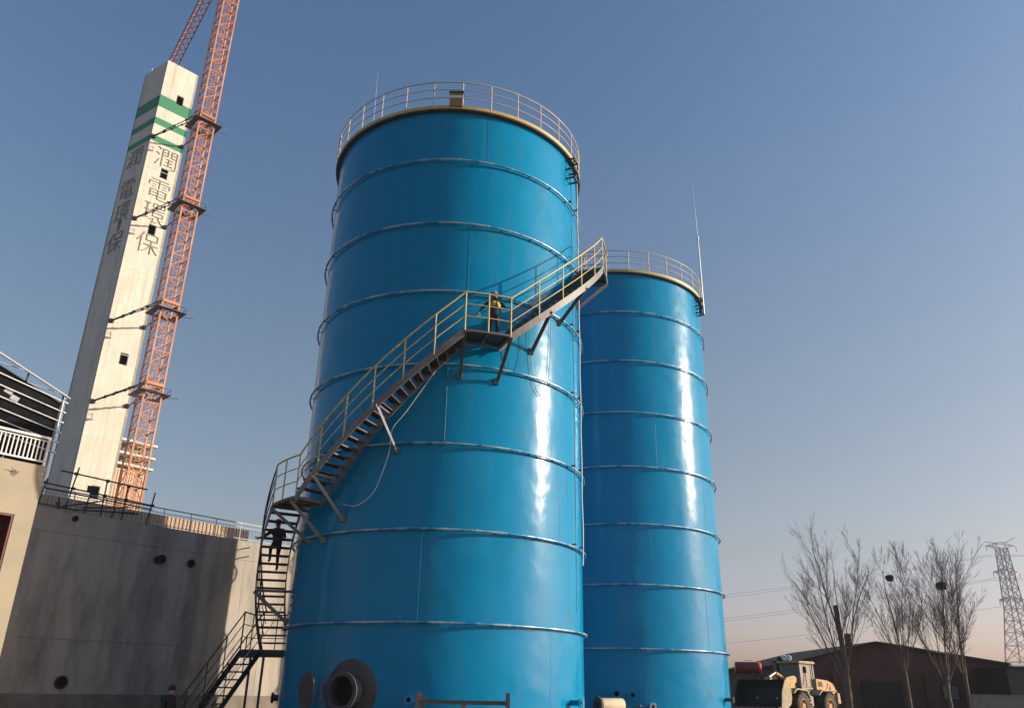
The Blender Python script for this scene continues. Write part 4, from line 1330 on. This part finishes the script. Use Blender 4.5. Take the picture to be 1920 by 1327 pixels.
def bare_tree(label, base, height, spread, lean, nlead, seed, trunk_r, fork):
    rnd = random.Random(seed)
    t = thing('bare_tree', label, 'tree', tuple(base), 'bare poplars in front of the brick shed')
    tr, cr = MB(), MB()
    B = Vector(base)
    def grow(p, d, L, r, depth):
        n = 5 if depth < 2 else 3
        pts = [p]
        for i in range(n):
            d = (d + Vector((rnd.uniform(-.13, .13), rnd.uniform(-.13, .13), rnd.uniform(-.02, .10)))).normalized()
            pts.append(pts[-1] + d * L / n)
        mb = tr if depth == 0 else cr
        ns = 6 if depth == 0 else (4 if depth == 1 else 3)
        for i in range(n):
            f0, f1 = i / n, (i + 1) / n
            mb.tube(pts[i], pts[i + 1], r * (1 - .75 * f0), r * (1 - .75 * f1), ns, False)
        if depth >= 3: return
        kids = (10, 8, 6)[depth]
        for k in range(kids):
            f = rnd.uniform(.15, .97)
            i = min(n - 1, int(f * n)); q = pts[i].lerp(pts[i + 1], f * n - i)
            dd = (pts[i + 1] - pts[i]).normalized()
            side = dd.cross(Vector((rnd.uniform(-1, 1), rnd.uniform(-1, 1), rnd.uniform(-1, 1)))).normalized()
            ang = rnd.uniform(.25, .55)
            nd = (dd * math.cos(ang) + side * math.sin(ang) + UP * .10).normalized()
            grow(q, nd, L * rnd.uniform(.32, .55) * (1.15 - f * .55), max(.0065, r * (1 - .7 * f) * .5), depth + 1)
    # bole, then several upright leaders from the fork
    fk = B + Vector((lean * fork, 0, fork))
    tr.sweep([B - UP * .3, B + UP * fork * .5 + Vector((rnd.uniform(-.1, .1), 0, 0)), fk], lambda f: trunk_r * (1.15 - .35 * f), 8)
    for k in range(nlead):
        a = 2 * math.pi * k / nlead + rnd.uniform(-.4, .4)
        tilt = rnd.uniform(.16, .46) if k else .03
        d = Vector((math.cos(a) * tilt * spread + lean, math.sin(a) * tilt * spread * .8, 1)).normalized()
        L = (height - fork) * (1.0 if k == 0 else rnd.uniform(.70, .97))
        grow(fk - UP * rnd.uniform(0, fork * .5), d, L, trunk_r * (.52 if k == 0 else rnd.uniform(.24, .38)), 0)
    tr.build('trunk', 'bark', t)
    cr.build('crown', 'twig', t)
    return t
GZ = 0.35
bare_tree('broad bare tree with a cut-off thick stem, leftmost of the bare trees', (25.4, 65, GZ), 13.3, 1.15, -0.01, 7, 3, .19, 3.2)
bare_tree('bare tree holding the smaller bird nest above the shed ridge', (29.5, 64, GZ), 11.4, .95, 0.004, 7, 12, .14, 3.0)
bare_tree('bare tree holding the larger bird nest', (33.0, 65, GZ), 11.4, .95, 0.01, 7, 21, .14, 3.2)
bare_tree('tall slender bare tree, rightmost of the bare trees', (34.9, 66, GZ), 13.4, .7, 0.02, 7, 33, .15, 3.0)
stub = MB(); stub.sweep([(25.4, 64.9, 0.6), (25.5, 64.9, 4.0), (25.30, 64.9, 8.2)], lambda f: .26 - .08 * f, 8)
tag(stub.build('dead_stem', 'bark'), 'thick cut-off dead stem standing inside the leftmost bare tree', 'tree stem')
def nest(label, c, r):
    rnd = random.Random(int(c[0] * 10))
    t = thing('bird_nest', label, 'nest', c)
    mb = MB()
    mb.lathe(c, (0, 0, 1), [(.05, -r * .85), (r * .7, -r * .55), (r * .95, 0), (r * .8, r * .5), (r * .45, r * .62), (.05, r * .45)], 14)
    mb.build('bowl', 'nest', t)
    mb = MB()
    for k in range(110):
        a = rnd.uniform(0, 6.28); h = rnd.uniform(-.8, .65) * r
        rr = r * math.sqrt(max(.05, 1 - (h / r) ** 2)) * rnd.uniform(.85, 1.05)
        p = Vector(c) + Vector((rr * math.cos(a), rr * math.sin(a), h))
        d = Vector((-math.sin(a), math.cos(a), rnd.uniform(-.5, .5))) * rnd.uniform(.15, .4) * r + Vector((math.cos(a), math.sin(a), 0)) * rnd.uniform(-.05, .18) * r
        mb.tube(p - d, p + d, .012, n=3)
    stuff(mb.build('twigs', 'nest', t))
nest('smaller dark bird nest in the second bare tree', (29.72, 64.6, 10.30), .32)
nest('larger dark bird nest in the third bare tree', (33.85, 65.0, 9.84), .42)

def pylon():
    t = thing('transmission_tower', 'pale lattice transmission tower on the right horizon', 'transmission tower', (205.2, 340, -.3))
    cx, cy = 205.0, 340.0
    def half(z):
        return 7.0 if z <= 0 else (7.0 - 4.4 * min(1, z / 36.0) if z < 36 else 2.6 - 1.0 * (z - 36) / 24)
    lv = [0, 9, 16, 22, 27, 31.5, 36, 40, 44, 48, 52, 56, 60]
    C4 = lambda z: [Vector((cx + sx * half(z), cy + sy * half(z), z)) for sx, sy in ((-1, -1), (1, -1), (1, 1), (-1, 1))]
    for i in range(4):
        mb = MB()
        for a, b in zip(lv[:-1], lv[1:]): mb.beam(C4(a)[i], C4(b)[i], .34, .34, (1, 0, 0))
        mb.build('leg', 'pylon_grey', t)
    mb = MB()
    for a, b in zip(lv[:-1], lv[1:]):
        A, Bq = C4(a), C4(b)
        for i in range(4):
            j = (i + 1) % 4
            mb.beam(A[i], Bq[j], .18, .18); mb.beam(A[j], Bq[i], .18, .18); mb.beam(Bq[i], Bq[j], .18, .18)
    mb.build('lattice', 'pylon_grey', t)
    for z, w2, h in ((38.5, 5.2, 2.0), (49.5, 5.4, 2.0), (60.0, 6.2, 2.2)):
        mb = MB()
        hz = half(z)
        for sy in (-1, 1):
            for sx in (-1, 1):
                tip = Vector((cx + sx * w2, cy, z + h * .5))
                a, b = Vector((cx + sx * hz, cy + sy * hz, z)), Vector((cx + sx * hz, cy + sy * hz, z + h))
                mb.beam(a, tip, .22, .22); mb.beam(b, tip, .22, .22)
                for f in (.25, .5, .75): mb.beam(a.lerp(tip, f), b.lerp(tip, f), .15, .15); mb.beam(a.lerp(tip, f - .25), b.lerp(tip, f), .15, .15)
            mb.beam((cx - hz, cy + sy * hz, z + h), (cx + hz, cy + sy * hz, z + h), .22, .22)
        mb.build('cross_arm', 'pylon_grey', t)
        for sx in (-1, 1):
            MB().tube((cx + sx * w2, cy, z + h * .5), (cx + sx * w2, cy, z + h * .5 - 2.2), .14, n=6).build('insulator', 'pylon_grey', t)
    for sx in (-1, 1):
        MB().beam((cx + sx * 1.4, cy, 62.2), (cx + sx * 6.4, cy, 64.6 if sx > 0 else 62.6), .22, .22).build('earth_peak', 'pylon_grey', t)
    return cx, cy
px_, py_ = pylon()
def wires():
    lab = ['upper power line wire sweeping left from the transmission tower', 'second power line wire just under the upper one', 'middle power line wire left of the transmission tower', 'power line wire just under the middle one', 'lowest power line wire left of the transmission tower']
    for i, (z0, z1) in enumerate(((57.5, 42.0), (57.0, 40.6), (48.0, 31.6), (47.4, 30.2), (36.8, 21.0))):
        a = Vector((px_ - 5.6, py_ + (0, 2)[i % 2], z0)); b = Vector((70, py_ + 60, z1))
        c = Vector((px_ + 5.6, py_, z0)); d = Vector((420, py_ - 30, z0 + 4))
        pts = []
        for k in range(13):
            f = k / 12; p = b.lerp(a, f); p.z -= 6.0 * f * (1 - f); pts.append(p)
        for k in range(13):
            f = k / 12; p = c.lerp(d, f); p.z -= 10.0 * f * (1 - f); pts.append(p)
        o = MB().sweep(pts, .055, 4).build('power_line', 'pylon_grey')
        tag(o, lab[i], 'power line', 'power lines on the transmission tower')
wires()

def wheel_loader():
    h = Vector((-0.74, -0.67, 0)).normalized()         # heading
    s = Vector((-h.y, h.x, 0))                         # left of the machine
    if s.x < 0: s = -s                                 # side that faces the camera and the sun
    F = Vector((16.75, 50.0, GZ)) - s * 1.05           # centre of the front axle on the ground
    P = lambda a, b, z: F + h * a + s * b + UP * z     # a forward, b towards the camera side
    t = thing('wheel_loader', 'dusty yellow wheel loader with raised dark bucket at lower right', 'wheel loader', tuple(F - h * 1.5))
    def wheel(a, b):
        c = P(a, b, .78)
        o = s if b > 0 else -s
        mb = MB()
        mb.lathe(c, o, [(.42, -.27), (.66, -.29), (.76, -.22), (.79, 0), (.76, .22), (.66, .29), (.42, .27)], 32, True, False)
        ty = mb.build('tyre', 'tyre', t)
        lg = MB()
        for k in range(22):
            an = 2 * math.pi * k / 22
            for sgn in (-1, 1):
                an2 = an + (.14 if sgn > 0 else 0)
                rad = h * math.cos(an2) + UP * math.sin(an2); tan = -h * math.sin(an2) + UP * math.cos(an2)
                lg.box(c + rad * .785 + o * sgn * .15, (.07, .11, .30), rad, (tan + o * sgn * .5).normalized(), o)
        lg.build('tread_lugs', 'tyre', ty)
        mb = MB()
        mb.lathe(c, o, [(.44, .18), (.44, .26), (.38, .26), (.34, .10), (.20, .10), (.18, .24), (.05, .26), (.001, .26)], 28, False, False)
        mb.build('rim', 'hub_dust', ty)
        bt = MB()
        for k in range(10):
            an = 2 * math.pi * k / 10
            bt.tube(c + (h * math.cos(an) + UP * math.sin(an)) * .27 + o * .09, c + (h * math.cos(an) + UP * math.sin(an)) * .27 + o * .14, .025, n=6)
        bt.build('wheel_nuts', 'loader_black', ty)
    for a in (0, -3.05):
        for b in (1.05, -1.05): wheel(a, b)
    def side_prism(pts, b0, b1, name, m):
        mb = MB(); mb.prism([P(a, b0, z) for a, z in pts], s * (b1 - b0)); return mb.build(name, m, t)
    side_prism([(-4.6, .95), (-1.6, .80), (-1.6, 1.35), (-4.6, 1.35)], -.55, .55, 'rear_chassis', 'loader_black')
    side_prism([(-1.5, .75), (.55, .75), (.6, 1.3), (-1.5, 1.3)], -.5, .5, 'front_chassis', 'loader_black')
    hood = side_prism([(-4.75, 1.30), (-2.56, 1.30), (-2.56, 2.30), (-3.9, 2.22), (-4.55, 2.05), (-4.78, 1.75)], -.82, .82, 'engine_hood', 'loader_yellow')
    for a in (-2.75, -2.9, -3.05, -3.2):
        MB().box(P(a, .83, 2.0), (.06, .02, .28), h, s, UP).build('hood_louvre', 'loader_black', hood)
    MB().lathe(P(-4.2, .82, 1.80), s, [(.15, 0), (.15, .02), (.001, .025)], 16).build('hood_badge', 'hub_dust', hood)
    mb = MB(); mb.tube(P(-3.5, .82, 1.42), P(-3.9, .82, 2.02), .045, n=6); mb.build('hood_stripe', 'hub_dust', hood)
    side_prism([(-5.05, .95), (-4.72, .95), (-4.72, 1.55), (-5.0, 1.5)], -.95, .95, 'counterweight', 'loader_cream')
    side_prism([(-4.1, 1.66), (-3.75, 1.70), (-2.35, 1.70), (-2.0, 1.45), (-2.0, 1.38), (-2.4, 1.62), (-3.7, 1.62), (-4.1, 1.58)], .55, 1.25, 'rear_fender', 'loader_cream')
    side_prism([(-.95, 1.25), (-.6, 1.68), (.55, 1.74), (.9, 1.5), (.87, 1.44), (.52, 1.66), (-.55, 1.60), (-.88, 1.2)], .60, 1.28, 'front_fender', 'loader_cream')
    side_prism([(-.95, 1.25), (-.6, 1.68), (.55, 1.74), (.9, 1.5), (.87, 1.44), (.52, 1.66), (-.55, 1.60), (-.88, 1.2)], -1.28, -.60, 'front_fender', 'loader_cream')
    mb = MB(); mb.box(P(-3.2, .3, 2.62), (.12, .12, .75), h, s, UP); mb.lathe(P(-3.2, .3, 2.95), UP, [(.07, 0), (.06, .35)], 10); mb.build('exhaust', 'loader_grey', t)
    # cab
    side_prism([(-2.5, 1.30), (-1.12, 1.30), (-1.12, 1.72), (-2.5, 1.72)], -.64, .64, 'cab_base', 'loader_black')
    cab = MB()
    for a, b in ((-1.16, .62), (-1.16, -.62), (-2.46, .62), (-2.46, -.62), (-1.80, .62)):
        cab.beam(P(a, b, 1.7), P(a - (0.0 if a > -1.3 else -.04), b * .96, 3.10), .09, .09, h)
    for b in (.62, -.62):
        cab.beam(P(-1.12, b, 1.76), P(-2.5, b, 1.76), .08, .08); cab.beam(P(-1.16, b * .96, 3.07), P(-2.44, b * .96, 3.07), .08, .08)
    cabo = cab.build('cab_frame', 'loader_grey', t)
    for (a0, b0, a1, b1) in ((-1.22, .62, -1.75, .62), (-1.85, .62, -2.40, .62), (-1.16, .56, -1.16, -.56), (-2.46, .56, -2.46, -.56), (-1.22, -.62, -2.40, -.62)):
        mb = MB(); q0, q1 = P(a0, b0, 1.82), P(a1, b1, 1.82)
        n = (q1 - q0).cross(UP).normalized()
        mb.prism([q0, q1, P(a1, b1 * .97, 3.02), P(a0, b0 * .97, 3.02)], n * .012); mb.build('cab_window', 'cab_glass', cabo)
    side_prism([(-2.7, 3.12), (-.95, 3.12), (-.90, 3.18), (-1.05, 3.25), (-2.6, 3.25), (-2.75, 3.17)], -.76, .76, 'cab_roof', 'loader_cream')
    for k in range(3):
        MB().box(P(-1.2, .95, .72 + .3 * k), (.45, .25, .05), h, s, UP).build('step', 'loader_grey', t)
    side_prism([(-1.7, .8), (-1.0, .8), (-1.0, 1.3), (-1.7, 1.3)], .62, .98, 'side_tank', 'loader_grey')
    MB().tube(P(-1.18, .72, 1.9), P(-1.10, .92, 2.7), .02, n=6).build('mirror_arm', 'loader_black', t)
    MB().box(P(-1.10, .95, 2.75), (.05, .22, .34), h, s, UP).build('mirror', 'loader_black', t)
    # lift arms, cylinders, bucket
    for b in (.62, -.62):
        side_prism([(-.55, 2.30), (-.30, 2.42), (.5, 2.30), (1.30, 1.75), (1.70, 1.15), (1.58, .95), (1.38, 1.05), (.95, 1.55), (.2, 1.95), (-.5, 2.05)], b - .07, b + .07, 'lift_arm', 'loader_yellow')
        side_prism([(-.6, 1.25), (.1, 1.25), (-.2, 2.35), (-.6, 2.35)], b - .16, b - .09, 'arm_tower', 'loader_yellow')
    MB().tube(P(-.2, 0, 2.30), P(.55, 0, 2.55), .10, n=12).build('tilt_cylinder', 'loader_yellow', t)
    MB().tube(P(.55, 0, 2.55), P(1.25, 0, 2.32), .055, n=12).build('cylinder_rod', 'chrome', t)
    for b in (.42, -.42):
        MB().tube(P(-.4, b, 1.35), P(.4, b, 1.75), .075, n=10).build('lift_cylinder', 'loader_yellow', t)
    side_prism([(1.15, 2.35), (1.33, 2.30), (1.52, 1.55), (1.38, 1.45)], -.12, .12, 'tilt_link', 'loader_yellow')
    W2 = 1.45
    prof = [(1.62, .55), (1.60, 1.25), (1.72, 1.75), (2.0, 1.95)]
    outer = [(a, z + .40) for a, z in ((2.75, .30), (2.1, .30), (1.72, .50), (1.58, .85), (1.60, 1.30), (1.80, 1.62), (2.15, 1.75))]
    mb = MB()
    inner = [(a + (.05 if a < 2.2 else 0), z + (.05 if z < 1.0 else 0)) for a, z in outer]
    vs = [P(a, -W2, z) for a, z in outer] + [P(a, W2, z) for a, z in outer] + [P(a, -W2, z) for a, z in inner] + [P(a, W2, z) for a, z in inner]
    n = len(outer)
    mb.add(vs, [(i, i + 1, n + i + 1, n + i) for i in range(n - 1)] + [(2 * n + i, 3 * n + i, 3 * n + i + 1, 2 * n + i + 1) for i in range(n - 1)])
    bk = mb.build('bucket', 'loader_black', t)
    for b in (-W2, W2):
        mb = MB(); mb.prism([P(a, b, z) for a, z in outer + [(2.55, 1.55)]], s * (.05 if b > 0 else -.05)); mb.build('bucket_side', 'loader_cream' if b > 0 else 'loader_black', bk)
    for k in range(9):
        mb = MB(); mb.box(P(2.85, -W2 + .1 + k * .345, .70), (.28, .10, .06), h, s, UP); mb.build('bucket_tooth', 'loader_grey', bk)
wheel_loader()

def red_tank():
    x, y = 14.85, 53.2
    ax = Vector((0.98, -0.18, 0)).normalized(); sx = Vector((.18, .98, 0)).normalized()
    c = Vector((x, y, 3.22))
    f = thing('steel_stand', 'dark steel stand under the red tank behind the loader bucket', 'stand', (x, y, GZ))
    top = 2.82
    for a in (-.78, .78):
        for b in (-.4, .4):
            q = c + ax * a + sx * b
            MB().beam((q.x, q.y, GZ), (q.x, q.y, top - .06), .07, .07, ax).build('leg', 'dark_steel', f)
    for b in (-.4, .4):
        q = c + sx * b
        MB().beam((q - ax * .82).xy.to_3d() + UP * (top - .03), (q + ax * .82).xy.to_3d() + UP * (top - .03), .08, .06).build('rail', 'dark_steel', f)
        for k in range(5):
            u0 = -.78 + k * .39; u1 = u0 + .2; u2 = u0 + .39
            if u2 > .8: break
            p = lambda u, z: (q + ax * u).xy.to_3d() + UP * z
            MB().beam(p(u0, top - .06), p(u1, top - .45), .03, .03).build('lattice_bar', 'dark_steel', f)
            MB().beam(p(u1, top - .45), p(u2, top - .06), .03, .03).build('lattice_bar', 'dark_steel', f)
        MB().beam((q - ax * .82).xy.to_3d() + UP * (top - .46), (q + ax * .82).xy.to_3d() + UP * (top - .46), .04, .04).build('rail', 'dark_steel', f)
    t = thing('red_tank', 'dull red horizontal tank with handle on a steel stand', 'tank', (x, y, top))
    mb = MB(); mb.lathe(c, ax, [(.30, -.76), (.35, -.72), (.35, .72)], 28, True, True); mb.build('shell', 'tank_red', t)
    mb = MB(); mb.lathe(c, ax, [(.352, .60), (.352, .74), (.30, .78), (.001, .80)], 28, True, True); mb.build('end_cap', 'tank_red_lit_end', t)
    for u in (-.45, .3):
        MB().lathe(c + ax * u, ax, [(.36, -.02), (.36, .02)], 28, False, True).build('hoop', 'tank_red', t)
        MB().box(c + ax * u - UP * .345, (.10, .5, .11), ax, sx, UP).build('saddle', 'dark_steel', t)
    mb = MB(); mb.sweep([c - ax * .15 + UP * .34, c - ax * .12 + UP * .44, c + ax * .32 + UP * .44, c + ax * .36 + UP * .34], .018, 6); mb.build('handle', 'galvanised', t)
red_tank()
def cabinet():
    x, y = 17.0, 53.5
    t = thing('dark_cabinet', 'dark box cabinet with overhanging lid between red tank and loader cab', 'cabinet', (x, y, GZ))
    MB().box((x, y, 1.62), (.80, .7, 3.94)).build('body', 'cabinet_dark', t)
    MB().box((x - .06, y, 3.62), (1.02, .85, .06)).build('lid', 'cabinet_dark', t)
    MB().box((x, y - .36, 1.9), (.66, .03, 2.6)).build('door', 'cabinet_dark', t)
    MB().lathe((x - .06, y, 3.65), UP, [(.15, 0), (.17, .12), (.12, .24), (.02, .28)], 14).build('cap', 'loader_black', t)
    for k, dx in enumerate((.20, .48)):
        d = thing('white_drum', ('left' if k == 0 else 'right') + ' of two small white drums lying on the dark cabinet', 'drum', (x + dx, y, 3.66), 'white drums on the dark cabinet')
        mb = MB(); mb.lathe((x + dx, y - .22, 3.84), (0, 1, 0), [(.14, 0), (.17, .03), (.17, .14), (.155, .16), (.17, .18), (.17, .40), (.14, .43)], 18); mb.build('body', 'drum_white', d)
        MB().lathe((x + dx, y - .225, 3.90), (0, -1, 0), [(.03, 0), (.03, .02)], 10).build('bung', 'loader_black', d)
cabinet()

def pump_roll():
    c = Vector((3.75, 35.6, 1.18)); ax = Vector((.88, .47, 0)).normalized(); sx = Vector((-ax.y, ax.x, 0))
    b = thing('timber_trestle', 'rough dark trestle holding the flanged pipe spool by the farther tank', 'trestle', (4.3, 35.9, 0))
    for u in (.1, 1.05):
        for sg in (-1, 1):
            MB().beam(c + ax * u + sx * sg * .35 - UP * 1.2, c + ax * u + sx * sg * .12 - UP * .30, .08, .08).build('leg', 'dark_steel', b)
        MB().beam(c + ax * u - sx * .36 - UP * .36, c + ax * u + sx * .36 - UP * .36, .08, .10).build('crosspiece', 'dark_steel', b)
    t = thing('pipe_spool', 'beige wrapped pipe spool with dark end flange in front of the farther tank', 'pipe', tuple(c - UP * .3))
    mb = MB(); mb.lathe(c, ax, [(.27, .04), (.27, 1.15), (.2, 1.2), (.001, 1.2)], 24, True, False); mb.build('barrel', 'wrap_beige', t)
    mb = MB(); mb.lathe(c, ax, [(.13, .3), (.13, -.06), (.33, -.06), (.33, .04), (.27, .04)], 24, False, False); f = mb.build('flange', 'grey_primer', t)
    MB().lathe(c, ax, [(.13, .05), (.001, .05)], 12, False, False).build('bore', 'hole_dark', f)
    bb = MB()
    for k in range(8):
        a = 2 * math.pi * k / 8
        q = c + (sx * math.cos(a) + UP * math.sin(a)) * .24
        bb.tube(q - ax * .1, q - ax * .05, .028, n=6)
    bb.build('bolts', 'dark_steel', f)
pump_roll()
def scrap():
    rnd = random.Random(5)
    for i, (x, y, lab) in enumerate(((5.35, 36.2, 'tangle of dark scrap bars beside the beige pipe spool'),)):
        t = thing('scrap_heap', lab, 'scrap', (x, y, 0))
        for k in range(16):
            a = rnd.uniform(0, 6.28); z = .1 + rnd.uniform(0, 1.1)
            p = Vector((x + rnd.uniform(-.35, .35), y + rnd.uniform(-.3, .3), z))
            d = Vector((math.cos(a), math.sin(a), rnd.uniform(-.8, .8))) * rnd.uniform(.2, .45)
            MB().beam(p - d, p + d, .05, .05).build('bar', rnd.choice(('dark_steel', 'primer_steel', 'wrap_beige')), t)
scrap()

# ------------------------------------------------------------------ haze
def haze():
    m = bpy.data.materials.new('haze')
    m.use_nodes = True
    n = m.node_tree.nodes
    n.clear()
    v = n.new('ShaderNodeVolumePrincipled')
    v.inputs['Color'].default_value = (0.86, 0.88, 0.92, 1)
    v.inputs['Density'].default_value = 0.00022
    v.inputs['Anisotropy'].default_value = 0.2
    out = n.new('ShaderNodeOutputMaterial')
    m.node_tree.links.new(v.outputs[0], out.inputs['Volume'])
    MATS['haze'] = m
    mb = MB()
    mb.box((120, 190, 44), (760, 500, 92))
    stuff(mb.build('haze', 'haze'))
haze()
